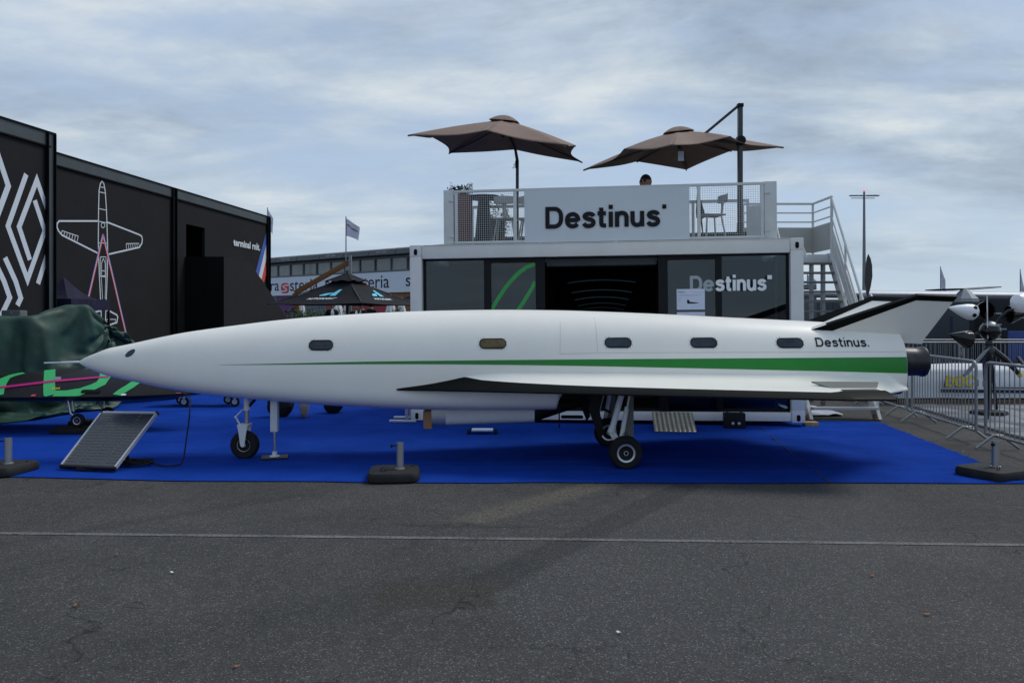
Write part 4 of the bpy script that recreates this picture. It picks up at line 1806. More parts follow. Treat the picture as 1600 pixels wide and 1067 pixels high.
ns = 16
tm = None
for i in range(1, ns):
    y, z = sp_(i / ns)
    if tm is None:
        m_ = MB()
        m_.box((0, 0, 0), (SX1 - SX0 - .06, .20, .035), .004)
        tm = m_.build('tread', 'tread_grey', stc)
        tm.location = ((SX0 + SX1) / 2, y + .05, z)
    else:
        share(tm, 'tread', stc, ((SX0 + SX1) / 2, y + .05, z))
for xx in (SX0, SX1):
    m_ = MB()
    m_.prism([(SB - .10, -.0 + .03), (SB + .14, .03), (ST + .14, SZ + .02), (ST - .05, SZ + .02)], -.025, .025, lambda a, b, d: (xx + d, a, b))
    m_.build('stringer', 'stair_white', stc, smooth=0)
    m_ = MB()
    m_.box((xx, SB + .02, .055), (.085, .14, .09), .006)
    m_.build('timber_pad', 'wood', stc)
m_ = MB()
m_.prism([(SB + .05, .38), (SB + .05, .75), (ST + .02, SZ + .58), (ST + .02, SZ + .10)], .028, .045, lambda a, b, d: (SX1 + d, a, b))
m_.build('guard_panel', 'stair_white', stc, smooth=0)
# handrails of the flight
for xx in (SX1 + .03, SX0 - .03):
    for dz, r_ in ((1.05, .024), (.72, .015), (.42, .015)):
        m_ = MB()
        m_.tube([(xx, SB, dz), (xx, ST, SZ + dz)], r_, 8)
        m_.build('handrail', 'stair_white', stc)
    for k in (0.03, .36, .68, .985):
        y, z = sp_(k)
        m_ = MB()
        m_.tube([(xx, y, z - .02), (xx, y, z + 1.04)], .021, 8)
        m_.build('baluster', 'stair_white', stc)
# landing
LB = 15.45
m_ = MB()
m_.box(((SX0 + SX1) / 2 - .1, (ST + LB) / 2 + .05, SZ - .06), (1.36, LB - ST + .1, .10), .004)
m_.build('landing', 'stair_panel', stc)
m_ = MB()
m_.box(((SX0 + SX1) / 2, ST - .005, SZ - .085), (SX1 - SX0 - .06, .03, .17), .003)
m_.build('front_beam', 'stair_white', stc)
m_ = MB()
m_.box((SX1 + .02, (ST + LB) / 2, SZ + .35), (.02, LB - ST - .02, .50))
m_.build('side_panel', 'stair_panel', stc)
m_ = MB()
m_.box((5.20, LB, SZ + .35), (1.42, .02, .50))
m_.build('rear_panel', 'stair_panel', stc)
for dz, r_ in ((1.10, .024), (.92, .015), (.74, .015)):
    m_ = MB()
    m_.tube([(SX1 + .03, ST, SZ + dz - .03), (SX1 + .03, LB, SZ + dz - .03), (4.5, LB, SZ + dz - .03)], r_, 8)
    m_.build('handrail', 'stair_white', stc)
for (xx, yy) in ((SX1 + .03, LB), (4.55, LB), (SX1 + .03, ST)):
    m_ = MB()
    m_.tube([(xx, yy, SZ - .1), (xx, yy, SZ + 1.08)], .024, 8)
    m_.build('post', 'stair_white', stc)
for (xx, yy) in ((SX1 + .0, LB), (5.35, LB), (SX1 - .03, ST + .25)):
    m_ = MB()
    m_.box((xx, yy, (SZ - .1) / 2), (.07, .07, SZ - .12), .004)
    m_.build('leg', 'galvanised', stc)
m_ = MB()
m_.tube([(4.52, 12.3, 2.86), (4.62, 12.3, 2.60)], .02, 6)
m_.build('brace', 'stair_white', stc)
m_ = MB()
m_.box(((SX0 + SX1) / 2, SB - .03, .20), (SX1 - SX0 - .06, .16, .04), .004)
m_.build('bottom_step', 'stair_panel', stc)
shp = thing('crumpled_sheet', 'pale blue crumpled plastic sheet lying under the staircase', 'sheet', (5.0, 13.7, .006))
m_ = MB()
m_.grid(lambda u, v: (lerp(-.45, .55, u) + .06 * math.sin(v * 9), lerp(-.55, .9, v), .02 + .07 * abs(noise.noise(Vector((u * 4, v * 5, 3))))), [i / 24 for i in range(25)], [i / 24 for i in range(25)])
m_.build('sheet', 'sheet_blue', shp, smooth=50)

# ================================================================== BLACK EXHIBITION HALL
hall = thing('exhibition_hall', 'black exhibition hall with white line drawings filling the left background', 'building')
HH = 5.5


def wallfn(p0, p1):
    p0 = Vector(p0)
    d = (Vector(p1) - p0)
    Lw = d.length
    d.normalize()
    n = Vector((d.y, -d.x))          # towards the viewer's side (+x)

    def f(u, z, off=0.0):
        q = p0 + d * u + n * off
        return (q.x, q.y, z)
    return f, Lw, d


W1, L1, d1 = wallfn((-9.87, 15.1), (-9.63, 16.55))
L1 -= .085
W2, L2, d2 = wallfn((-10.68, 18.35), (-9.31, 30.0))


def panel(fn, u0, u1, z0, z1, o0, o1, name, m, parent=hall):
    mb_ = MB()
    mb_.prism([(u0, z0), (u1, z0), (u1, z1), (u0, z1)], o0, o1, lambda a, b, d: fn(a, b, d))
    return mb_.build(name, m, parent, smooth=0)


wa = panel(W1, -9.0, L1 - .09, 0, HH - .27, -.10, 0, 'wall', 'hall_black')
wb = panel(W2, -.35, 5.76, 0, HH - .27, -.10, 0, 'wall', 'hall_black')
panel(W2, 6.90, L2 - .10, 0, HH - .27, -.10, 0, 'wall', 'hall_black')
panel(W2, 5.76, 6.90, 4.54, HH - .27, -.10, 0, 'wall', 'hall_black')
# return between the two, roof slab and far end
rt_ = MB()
a_, b_ = W1(L1, 0, -.02), W2(-.35, 0, -.05)
rt_.add([(a_[0], a_[1], 0), (b_[0] - .5, b_[1], 0), (b_[0] - .5, b_[1], HH), (a_[0], a_[1], HH), (a_[0] - .1, a_[1] + .05, 0), (b_[0] - .5, b_[1] + .1, 0), (b_[0] - .5, b_[1] + .1, HH - .01), (a_[0] - .1, a_[1] + .05, HH - .01)], [[0, 1, 2, 3], [4, 5, 6, 7], [0, 3, 7, 4], [3, 2, 6, 7]])
rt_.build('return_wall', 'hall_black', hall, smooth=0)
panel(W1, -9.0, L1 - .10, HH - .26, HH - .005, -.08, .03, 'fascia', 'hall_steel')
panel(W2, -.30, L2 - .10, HH - .26, HH - .005, -.08, .03, 'fascia', 'hall_steel')
panel(W1, -9.0, L1 + .03, HH, HH + .03, -.3, .06, 'coping', 'hall_dark')
panel(W2, -.35, L2 + .03, HH, HH + .03, -.3, .06, 'coping', 'hall_dark')
panel(W1, -9.0, L1 - .10, HH - .295, HH - .265, -.05, .05, 'ledge', 'hall_dark')
panel(W2, -.30, L2 - .10, HH - .295, HH - .265, -.05, .05, 'ledge', 'hall_dark')


def ibeam(fn, u, z1):
    p = MB()
    for (u0, u1, o0, o1) in ((u - .11, u - .095, -.04, .09), (u + .095, u + .11, -.04, .09), (u - .094, u + .094, .015, .03)):
        p.prism([(u0, 0), (u1, 0), (u1, z1), (u0, z1)], o0, o1, lambda a, b, d: fn(a, b, d))
    return p.build('steel_post', 'hall_dark', hall, smooth=0)


ibeam(W1, L1 - .11, HH - .006)
ibeam(W1, L1 - 4.2, HH - .006)
ibeam(W2, 5.015, HH - .006)
ibeam(W2, L2 - .11, HH - .006)
panel(W1, L1 - .2, L1 - .02, 0, HH - .01, .031, .036, 'post_face', 'hall_steel')
back = MB()
q0, q1 = W2(L2, 0, -.02), W2(L2, 0, -8)
back.add([(q0[0], q0[1], 0), (q1[0], q1[1], 0), (q1[0], q1[1], HH), (q0[0], q0[1], HH)], [[0, 1, 2, 3]])
back.build('end_wall', 'hall_black', hall, smooth=0)
panel(W2, 5.5, 7.4, 0, 4.8, -1.6, -1.5, 'doorway', 'hall_dark')
panel(W2, 5.5, 7.4, 4.7, 4.8, -1.5, -.12, 'doorway', 'hall_dark')
panel(W2, 7.3, 7.4, 0, 4.7, -1.5, -.12, 'doorway', 'hall_dark')
panel(W2, 5.5, 5.6, 0, 4.7, -1.5, -.12, 'doorway', 'hall_dark')

# stair enclosure against the wall
st_ = MB()
prof = [(24.0, 0), (24.0, 3.53), (26.35, 3.53), (30.4, 1.82), (34.2, .2), (34.2, 0)]
st_.prism(prof, -8.82, -9.9, lambda a, b, d: (d, a, b))
se = st_.build('stair_enclosure', 'hall_black', hall, smooth=0)
st_ = MB()
st_.add([(-8.825, 23.99, 0), (-10.05, 23.99, 0), (-10.05, 23.99, 3.525), (-8.825, 23.99, 3.525)], [[0, 1, 2, 3]])
st_.build('enclosure_front', 'hall_dark', se, smooth=0)

# emblem of interlaced diamonds (print on the wall)
for k, (pts, w_) in enumerate((([(.882, 4.046), (1.155, 3.453), (.693, 2.424), (.198, 3.443), (.66, 4.537)], .115), ([(.754, 2.827), (.475, 3.46), (.94, 4.47), (1.26, 3.83)], .115), ([(1.26, 3.06), (.969, 2.353)], .115), ([(-.62, 2.9), (-.30, 2.2)], .115), ([(-.075, 4.853), (.207, 4.227), (-.075, 3.577), (-.36, 4.2), (-.075, 4.853)], .125), ([(-.103, 2.70), (.107, 2.358), (.243, 2.051), (.03, 1.69)], .115), ([(.126, 2.824), (.392, 2.371), (.52, 2.05), (.433, 1.90)], .115))):
    m_ = MB()
    strip(m_, pts, w_, lambda a, b: W1(a, b, .004))
    e_ = m_.build('emblem_stroke', 'motif_white', wa, smooth=0)

art = {'fl': [(1.698, 5.156), (1.623, 5.051), (1.579, 4.886), (1.561, 4.428), (1.555, 4.11), (1.549, 3.556), (1.561, 3.28), (1.592, 2.728), (1.617, 2.412), (1.654, 1.937), (1.679, 1.44)],
       'fr': [(1.698, 5.156), (1.779, 5.078), (1.83, 4.886), (1.874, 4.471), (1.894, 4.152), (1.919, 3.591), (1.932, 3.311), (1.906, 2.745), (1.887, 2.422), (1.855, 1.94), (1.83, 1.438)],
       'wl': [(1.555, 4.11), (.112, 3.933), (.048, 3.871), (.032, 3.796), (.085, 3.703), (.208, 3.613), (1.53, 3.294)],
       'wr': [(1.919, 4.123), (3.321, 3.949), (3.431, 3.917), (3.46, 3.825), (3.431, 3.714), (3.321, 3.604), (1.97, 3.302)],
       'tr': [(1.855, 1.859), (2.016, 1.829), (2.31, 1.733), (2.35, 1.679), (2.31, 1.536), (1.97, 1.465), (1.843, 1.438)],
       'tl': [(1.655, 1.84), (1.35, 1.79), (1.05, 1.70), (1.03, 1.64), (1.08, 1.53), (1.50, 1.45), (1.68, 1.438)]}
thin = [[(1.635, 4.982), (1.773, 4.997)], [(1.598, 4.853), (1.83, 4.858)], [(1.567, 4.429), (1.874, 4.427)], [(1.555, 4.103), (1.9, 4.105)], [(1.555, 3.557), (1.919, 3.583)],
        [(.176, 3.621), (.208, 3.716), (.783, 3.647), (.743, 3.517)], [(2.731, 3.493), (2.717, 3.646), (3.284, 3.709), (3.343, 3.606)],
        [(1.679, 2.725), (1.679, 3.051), (1.748, 3.176), (1.824, 3.061), (1.824, 2.733), (1.679, 2.725)], [(1.635, 3.207), (1.635, 2.711), (1.855, 2.71), (1.855, 3.224), (1.635, 3.207)], [(1.679, 2.86), (1.824, 2.861)],
        [(1.666, 2.7), (1.716, 2.137)], [(1.843, 2.71), (1.824, 2.139)], [(1.887, 1.518), (1.887, 1.618), (2.257, 1.618), (2.257, 1.528)],
        [(1.811, 4.034), (1.801, 4.001), (1.773, 3.974), (1.735, 3.961), (1.698, 3.965), (1.67, 3.985), (1.66, 4.016), (1.67, 4.049), (1.698, 4.076), (1.735, 4.089), (1.773, 4.085), (1.801, 4.065), (1.811, 4.034)],
        [(.303, 3.705), (.27, 3.604)], [(.394, 3.694), (.359, 3.587)], [(.491, 3.682), (.455, 3.57)], [(.59, 3.67), (.552, 3.552)], [(.683, 3.659), (.645, 3.535)],
        [(2.811, 3.657), (2.832, 3.512)], [(2.901, 3.667), (2.929, 3.53)], [(2.997, 3.677), (3.032, 3.549)], [(3.094, 3.688), (3.137, 3.568)], [(3.186, 3.698), (3.236, 3.587)]]
for k, pts in art.items():
    m_ = MB()
    strip(m_, pts, .034 if k[0] == 'f' else .042, lambda a, b: W2(a, b, .004))
    m_.build('drawing_outline', 'motif_white', wb, smooth=0)
m_ = MB()
for pts in thin:
    strip(m_, pts, .020, lambda a, b: W2(a, b, .005))
m_.build('drawing_detail', 'motif_white', wb, smooth=0)
for pts, dx in (([(1.735, 3.793), (1.197, 2.26), (.75, 1.0)], 1), ([(1.735, 3.793), (2.765, 1.084), (3.1, .2)], -1)):
    for off_, m_n in ((0, 'motif_pink'), (-.032 * dx, 'motif_blue'), (.032 * dx, 'motif_red')):
        m_ = MB()
        strip(m_, [(a + off_, b) for a, b in pts], .036 if off_ == 0 else .022, lambda a, b: W2(a, b, .007))
        m_.build('trail_line', m_n, wb, smooth=0)
lettering('terminal rnlt.', 2.10, .255, 'motif_white', lambda a, b: W2(8.80 + a, 4.150 + b, .03), wb, bold=.04)
for (q, m_n) in (([(10.60, 3.35), (10.86, 3.22), (11.515, 4.47), (11.49, 4.90)], 'motif_blue'), ([(10.86, 3.22), (11.09, 3.10), (11.515, 3.93), (11.515, 4.47)], 'motif_white'), ([(11.09, 3.10), (11.30, 2.98), (11.515, 3.35), (11.515, 3.93)], 'motif_red')):
    m_ = MB()
    # stripe runs down to the left, hidden below by the stair enclosure
    m_.add([W2(a, b, .004) for a, b in q], [[0, 1, 2, 3]])
    m_.build('tricolour_stripe', m_n, wb, smooth=0)

# navy gazebo in the recess
tn = thing('gazebo', 'navy pop-up gazebo against the black hall wall', 'gazebo', (-10.1, 18.0, 0))
m_ = MB()
cn = [Vector((.53, -1.0, 2.07)), Vector((.25, 1.2, 2.10)), Vector((-.35, 1.2, 2.10)), Vector((-.42, -1.0, 2.07))]
pk = Vector((-.20, .0, 2.60))
for k in range(4):
    a, b = cn[k], cn[(k + 1) % 4]
    m_.grid(lambda u, v: (lambda e: (e.lerp(pk, v) - Vector((0, 0, .20 * math.sin(math.pi * v) * (1 - .3 * v) + .03 * math.sin(math.pi * u) * (1 - v)))))(a.lerp(b, u)), [i / 10 for i in range(11)], [i / 10 for i in range(11)])
m_.build('roof', 'tent_navy', tn, smooth=30)
m_ = MB()
for k in range(4):
    a, b = cn[k], cn[(k + 1) % 4]
    m_.grid(lambda u, v: a.lerp(b, u) - Vector((0, 0, .26 * v)) + Vector((.012 * math.sin(u * 14), .012 * math.cos(u * 11), 0)) * v, [i / 12 for i in range(13)], [0, .5, 1])
m_.build('valance', 'tent_navy', tn, smooth=30)
for c in cn:
    m_ = MB()
    m_.box((c.x * .97, c.y * .97, c.z / 2), (.04, .04, c.z), .003)
    m_.build('leg', 'frame_black', tn)
m_ = MB()
m_.box((-.42, -1.0, .95), (.05, .05, 1.8))
m_.build('crossbar', 'frame_black', tn)

# ================================================================== GREEN TARPAULIN
trp = thing('tarpaulin', 'dark green tarpaulin draped over a tall object behind the black drone', 'tarpaulin', (0, 0, 0))


def drape_sheet():
    # a real cloth fall over two crates and a sloping prop, kept as a plain mesh
    cols = []

    def collider(mb_):
        me_ = bpy.data.meshes.new('support')
        me_.from_pydata(mb_.v, [], mb_.f)
        bm_ = bmesh.new()
        bm_.from_mesh(me_)
        bmesh.ops.recalc_face_normals(bm_, faces=bm_.faces[:])
        bm_.to_mesh(me_)
        bm_.free()
        o_ = bpy.data.objects.new('support', me_)
        COL.objects.link(o_)
        o_.modifiers.new('c', 'COLLISION')
        o_.collision.thickness_outer = .012
        o_.collision.cloth_friction = 60
        cols.append(o_)
    c_ = MB()
    c_.box((-7.80, 14.02, .935), (.36, .30, 1.87), .03, rz=R(30))
    collider(c_)
    c_ = MB()
    c_.box((-9.05, 13.02, .83), (1.85, .60, 1.66), .03, rz=R(30))
    collider(c_)
    c_ = MB()
    A, B = Vector((-7.62, 14.32, 1.60)), Vector((-6.95, 16.6, .06))
    w = Vector((.22, -.07, 0))
    c_.add([A - w * .15, A + w * .15, B + w, B - w, Vector((A.x, A.y, 0)) - w * 1.6, Vector((A.x, A.y, 0)) + w * 1.6, Vector((B.x, B.y, -.05)) + w, Vector((B.x, B.y, -.05)) - w], [[0, 1, 2, 3], [4, 5, 6, 7], [0, 1, 5, 4], [1, 2, 6, 5], [2, 3, 7, 6], [3, 0, 4, 7]])
    collider(c_)
    c_ = MB()
    c_.add([(-16, 8, .004), (0, 8, .004), (0, 24, .004), (-16, 24, .004)], [[0, 1, 2, 3]])
    collider(c_)
    ax = Vector((math.cos(R(52)), math.sin(R(52)), 0))
    bx = Vector((math.sin(R(52)), -math.cos(R(52)), 0))
    o0 = Vector((-8.05, 14.25, 1.98))
    g = MB()
    g.grid(lambda u, v: o0 + ax * u + bx * v + Vector((0, 0, .03 * noise.noise(Vector((u * 2, v * 2, 0))))), [lerp(-3.2, 3.0, i / 96) for i in range(97)], [lerp(-2.1, 2.7, i / 74) for i in range(75)])
    me_ = bpy.data.meshes.new('sheet')
    me_.from_pydata(g.v, [], g.f)
    ob_ = bpy.data.objects.new('sheet', me_)
    COL.objects.link(ob_)
    cl = ob_.modifiers.new('cloth', 'CLOTH')
    q = cl.settings
    q.quality = 8
    q.mass = .5
    q.tension_stiffness = 25
    q.compression_stiffness = 25
    q.shear_stiffness = 8
    q.bending_stiffness = .012
    q.air_damping = .8
    q.shrink_min = -.10
    cl.collision_settings.collision_quality = 3
    cl.collision_settings.distance_min = .012
    cl.collision_settings.use_self_collision = False
    cl.point_cache.frame_start = 1
    cl.point_cache.frame_end = 120
    for fr in range(1, 106):
        S.frame_set(fr)
    dg = bpy.context.evaluated_depsgraph_get()
    out = bpy.data.meshes.new_from_object(ob_.evaluated_get(dg))
    bpy.data.objects.remove(ob_)
    for o_ in cols:
        bpy.data.objects.remove(o_)
    S.frame_set(1)
    # crumple: small creases the coarse cloth cannot carry
    out.update()
    for v_ in out.vertices:
        c = v_.co
        k = smooth((c.z - .03) / .25)
        a_ = noise.noise(Vector((c.x * 3.1 + c.y * 1.2, c.y * 2.4, c.z * 1.1 + c.x)))
        b_ = noise.noise(Vector((c.x * 6.3, c.y * 5.2 + c.z * 2, c.z * 2.2)))
        th_ = math.atan2(c.y - 14.02, c.x + 7.80)
        rr_ = math.hypot(c.y - 14.02, c.x + 7.80)
        pl_ = 1 - 2 * abs(math.sin(6.5 * th_ + 2.2 * noise.noise(Vector((c.x * .8, c.y * .8, c.z * .7)))))
        k2_ = smooth((rr_ - .15) / .5) * smooth((1.80 - c.z) / .5) * k
        v_.co = c + v_.normal * .065 * pl_ * k2_ + v_.normal * (.010 * (1 - abs(a_) * 3) + .006 * (1 - abs(b_) * 3)) * k
    return out


sh_ = obj('sheet', drape_sheet(), 'tarp_green', trp, 180)
sm_ = sh_.modifiers.new('sub', 'SUBSURF')
sm_.levels = sm_.render_levels = 1
cs = thing('grey_case', 'small grey case standing behind the green tarpaulin', 'case', (-8.98, 14.15, 0))
m_ = MB()
m_.box((0, 0, .90), (.34, .22, 1.78), .02)
m_.build('body', 'chalet_frame', cs)
m_ = MB()
m_.lathe([(.012, 0), (.012, .012), (0, .012)], (.02, -.11, 1.74), (0, -1, 0), 8)
m_.build('latch', 'rim_silver', cs)

# ================================================================== BLACK DRONE
DC = 11.65
dr = thing('drone_aircraft', 'black drone aircraft with green lettering and magenta stripe below the nose', 'drone', (0, DC, 0))
DW = spline([(-4.55, .02), (-4.9, .22), (-5.4, .48), (-6.0, .62), (-7.0, .68), (-9.6, .70)][::-1])
DT = spline([(-4.55, .58), (-4.9, .69), (-5.4, .80), (-6.0, .875), (-6.6, .895), (-7.2, .85), (-7.9, .79), (-9.6, .72)][::-1])


def dsurf(x, s, off=0.0, sgn=-1):
    w = DW(x)
    z = .545 + (DT(x) - .545) * (1 - abs(s) ** 1.7)
    return (x, sgn * w * s, z + off)


m_ = MB()
xs_ = [lerp(-9.6, -4.56, i / 60) for i in range(61)]
m_.grid(lambda x, s: dsurf(x, abs(s), 0, -1 if s < 0 else 1), xs_, [i / 14 for i in range(-14, 15)])
m_.grid(lambda x, s: (x, DW(x) * s, .545 - .012 - .11 * (1 - s * s) * min(1, DW(x) / .5)), xs_, [i / 10 for i in range(-10, 11)])
m_.grid(lambda x, k: (x, -DW(x), lerp(.533, .545, k)), xs_, [0, 1])
body_ = m_.build('body', 'drone_black', dr, smooth=40)


def dstrip(pts, w, m, nm, off=.004):
    P = densify(pts, .03)
    m2 = MB()
    # (x, s) coordinates: widths measured in metres across the skin
    q = [(x, s * .72) for x, s in P]
    strip(m2, q, w, lambda a, b: (lambda s: (lambda p: (p[0], p[1] - off * .8, p[2] + off))(dsurf(a, s)))(min(max(b / .72, 0), .99)))
    return m2.build(nm, m, body_, smooth=0)


dstrip([(-6.87, 0), (-6.846, .05), (-6.695, .44), (-6.597, .71), (-6.528, .88), (-6.47, .99)], .145, 'drone_green', 'painted_letter')
dstrip([(-6.445, .955), (-6.303, .955), (-6.112, .89), (-5.98, .77), (-5.90, .65), (-5.905, .45), (-5.966, .25), (-6.02, .05)], .14, 'drone_green', 'painted_letter')
dstrip([(-5.608, .99), (-5.564, .86), (-5.501, .71), (-5.461, .54), (-5.44, .4)], .12, 'drone_green', 'painted_letter')
dstrip([(-7.20, .12), (-7.311, .27), (-7.351, .41), (-7.302, .64), (-7.248, .85), (-7.20, .98)], .14, 'drone_green', 'painted_letter')
dstrip([(-8.3, .88), (-7.61, .83), (-7.277, .75), (-6.754, .66), (-6.24, .54), (-5.858, .41)], .05, 'drone_pink', 'magenta_stripe', .008)
m_ = MB()
m_.prism(pill(.26, .07), 0, .004, lambda a, b, d: (lambda p: (p[0], p[1] - d - .004, p[2] + d + .003))(dsurf(-5.966 + a, .88 + b * 1.2)))
m_.build('inlet_slot', 'dark_hole', body_, smooth=0)
for k, xx in enumerate((-6.52, -6.49, -6.46, -6.43)):
    m_ = MB()
    m_.add([(lambda p: (p[0], p[1] - .006, p[2] + .007))(dsurf(xx + a, b)) for a, b in ((0, .79), (.018, .79), (.018, .83), (0, .83))], [[0, 1, 2, 3]])
    m_.build('yellow_mark', 'yellow_paint', body_, smooth=0)
for k, xx in enumerate((-6.74, -5.55, -4.90)):
    m_ = MB()
    m_.add([(lambda p: (p[0], p[1] - .006, p[2] + .006))(dsurf(xx + a, b)) for a, b in ((0, .95), (.06, .95), (.06, .99), (0, .99))], [[0, 1, 2, 3]])
    m_.build('warning_mark', 'motif_red' if k != 1 else 'letter_white', body_, smooth=0)
m_ = MB()
m_.add([(lambda p: (p[0], p[1] - .006, p[2] + .006))(dsurf(xx, s)) for xx, s in ((-6.612, .47), (-6.519, .47), (-6.479, .58), (-6.572, .58))], [[0, 1, 2, 3]])
m_.build('grey_plate', 'chalet_glass', body_, smooth=0)
for k, (gx, gy) in enumerate(((-6.22, -.42), (-6.22, .42), (-7.62, -.38))):
    g_ = bpy.data.objects.new('landing_gear', None)
    COL.objects.link(g_)
    g_.parent = dr
    g_.location = (gx, gy, .085)
    wheel(g_, (0, 0, .10), .10, .07)
    m_ = MB()
    m_.tube([(-.19, .06, .47), (-.13, .05, .20), (-.02, .05, .10)], .022, 8)
    m_.build('strut', 'steel', g_)
    m_ = MB()
    m_.tube([(-.13, .07, .47), (-.09, .06, .22)], .014, 8)
    m_.tube([(-.22, .04, .34), (-.12, .05, .22)], .010, 6)
    m_.build('brace', 'steel', g_)
    m_ = MB()
    m_.lathe([(.18, 0), (.15, -.05), (.05, -.06)], (-.14, .1, .47), (0, 0, 1), 14)
    m_.build('wheel_well', 'dark_hole', g_)
for k, (xx, yy, lb) in enumerate(((-6.24, DC - .42, 'black rubber pad under the near wheel of the black drone'), (-6.45, DC + .40, 'black rubber pad under the far wheel of the black drone'), (-7.75, DC - .40, 'black rubber pad at the left frame edge under the black drone'))):
    p_ = thing('rubber_pad', lb, 'pad', (xx, yy, .012), .03 * k, 'rubber pads under the black drone')
    m_ = MB()
    m_.box((0, 0, .038), (.56, .36, .07), .008)
    m_.build('slab', 'rubber', p_)
    m_ = MB()
    m_.box((0, 0, .074), (.50, .30, .004), .001)
    m_.build('top_sheet', 'satin_black', p_)

# castor trolley farther back
ct = thing('castor_trolley', 'low dark trolley on castor wheels behind the white nose', 'trolley', (-5.75, 14.7, .012))
m_ = MB()
m_.box((0, 0, .30), (1.6, .5, .05), .01)
m_.build('deck', 'satin_black', ct)
for k, (xx, yy) in enumerate(((-.32, -.18), (.62, -.18), (.35, .22), (-.55, .22))):
    m_ = MB()
    m_.lathe([(.05, -.022), (.085, -.02), (.09, 0), (.085, .02), (.05, .022)], (xx, yy, .09), (0, 1, 0), 20)
    c_ = m_.build('castor', 'rubber', ct)
    m_ = MB()
    m_.lathe([(0, -.026), (.048, -.026), (.048, .026), (0, .026)], (xx, yy, .09), (0, 1, 0), 16)
    m_.build('hub', 'rim_silver', c_)
    m_ = MB()
    m_.prism([(-.03, .27), (.05, .27), (.02, .09), (-.01, .08)], -.034, -.029, lambda a, b, d: (xx + a, yy + d, b))
    m_.build('fork', 'steel', c_, smooth=0)

# ================================================================== SOLAR PANEL
so_ = thing('solar_panel', 'tilted solar panel with silver frame on the carpet before the nose', 'solar panel', (-4.5, 8.6, .012))
org = Vector((-4.5, 8.6, .012))
BL, BR, TRc, TLc = [Vector(p) - org for p in ((-4.88, 8.45, .055), (-4.215, 8.31, .055), (-4.093, 9.0655, .567), (-4.82, 9.20, .555))]
nrm = (BR - BL).cross(TLc - BL).normalized()


def sp(u, v, d=0.0):
    return (BL.lerp(BR, u)).lerp(TLc.lerp(TRc, u), v) + nrm * d


m_ = MB()
m_.prism([(0.01, .01), (.99, .01), (.99, .99), (.01, .99)], -.022, -.006, lambda a, b, d: sp(a, b, d))
m_.build('back_sheet', 'solar_line', so_, smooth=0)
for (u0, u1, v0, v1, mt_) in ((0, .028, .031, .969, 'solar_frame'), (.972, 1, .031, .969, 'solar_frame'), (0, 1, 0, .03, 'satin_black'), (0, 1, .97, 1, 'solar_frame')):
    m_ = MB()
    m_.prism([(u0, v0), (u1, v0), (u1, v1), (u0, v1)], -.032, .006, lambda a, b, d: sp(a, b, d))
    m_.build('frame_bar', mt_, so_, smooth=0)
nc, nr = 4, 18
for i in range(nc):
    for j in range(nr):
        u0, u1 = .03 + .94 * i / nc + .0045, .03 + .94 * (i + 1) / nc - .0045
        v0, v1 = .035 + .93 * j / nr + .0030, .035 + .93 * (j + 1) / nr - .0030
        m_ = MB()
        m_.prism([(u0, v0), (u1, v0), (u1, v1), (u0, v1)], -.0035, -.0015, lambda a, b, d: sp(a, b, d))
        m_.build('solar_cell', 'solar_cell', so_, smooth=0)
for (u, v) in ((0.015, .985), (.985, .985), (.015, .015), (.985, .015)):
    m_ = MB()
    m_.prism([(u - .02, v - .014), (u + .02, v - .014), (u + .02, v + .014), (u - .02, v + .014)], -.036, .009, lambda a, b, d: sp(a, b, d))
    m_.build('corner_cap', 'satin_black', so_, smooth=0)
p_ = sp(.62, .55, -.03)
m_ = MB()
m_.tube([p_, (p_.x + .06, p_.y + .10, 0.02)], .022, 10)
m_.tube([(p_.x + .06, p_.y + .10, .012), (p_.x + .06, p_.y + .10, .03)], .07, 14)
m_.build('support_leg', 'satin_black', so_)
p_ = sp(.45, .05, -.03)
m_ = MB()
m_.box((p_.x, p_.y, .022), (.20, .10, .04), .01)
m_.build('support_foot', 'satin_black', so_)
cb = thing('cable', 'black cable coiled behind the solar panel and rising to the black drone', 'cable', (0, 0, 0))
m_ = MB()
pts = []
rnd = random.Random(5)
for k in range(90):
    t = k / 90 * 2 * math.pi * 5
    r_ = .125 + .03 * math.sin(t * .37) + .015 * math.sin(t * 1.7)
    pts.append((-4.16 + r_ * math.cos(t) * 1.05, 8.72 + r_ * .75 * math.sin(t), .030 + .045 * k / 90 + .008 * math.sin(t * 2.3)))
pts += [(-4.05, 8.75, .05), (-3.97, 8.73, .028), (-3.88, 8.66, .026), (-3.80, 8.62, .026), (-3.72, 8.66, .026), (-3.68, 8.72, .028), (-3.70, 8.84, .08), (-3.74, 9.0, .25), (-3.83, 9.3, .45), (-3.98, 9.7, .61), (-4.10, 10.0, .66), (-4.45, 10.6, .63), (-4.62, 11.6, .58)]
m_.tube(pts, .0085, 6)
m_.build('wire', 'rubber', cb)


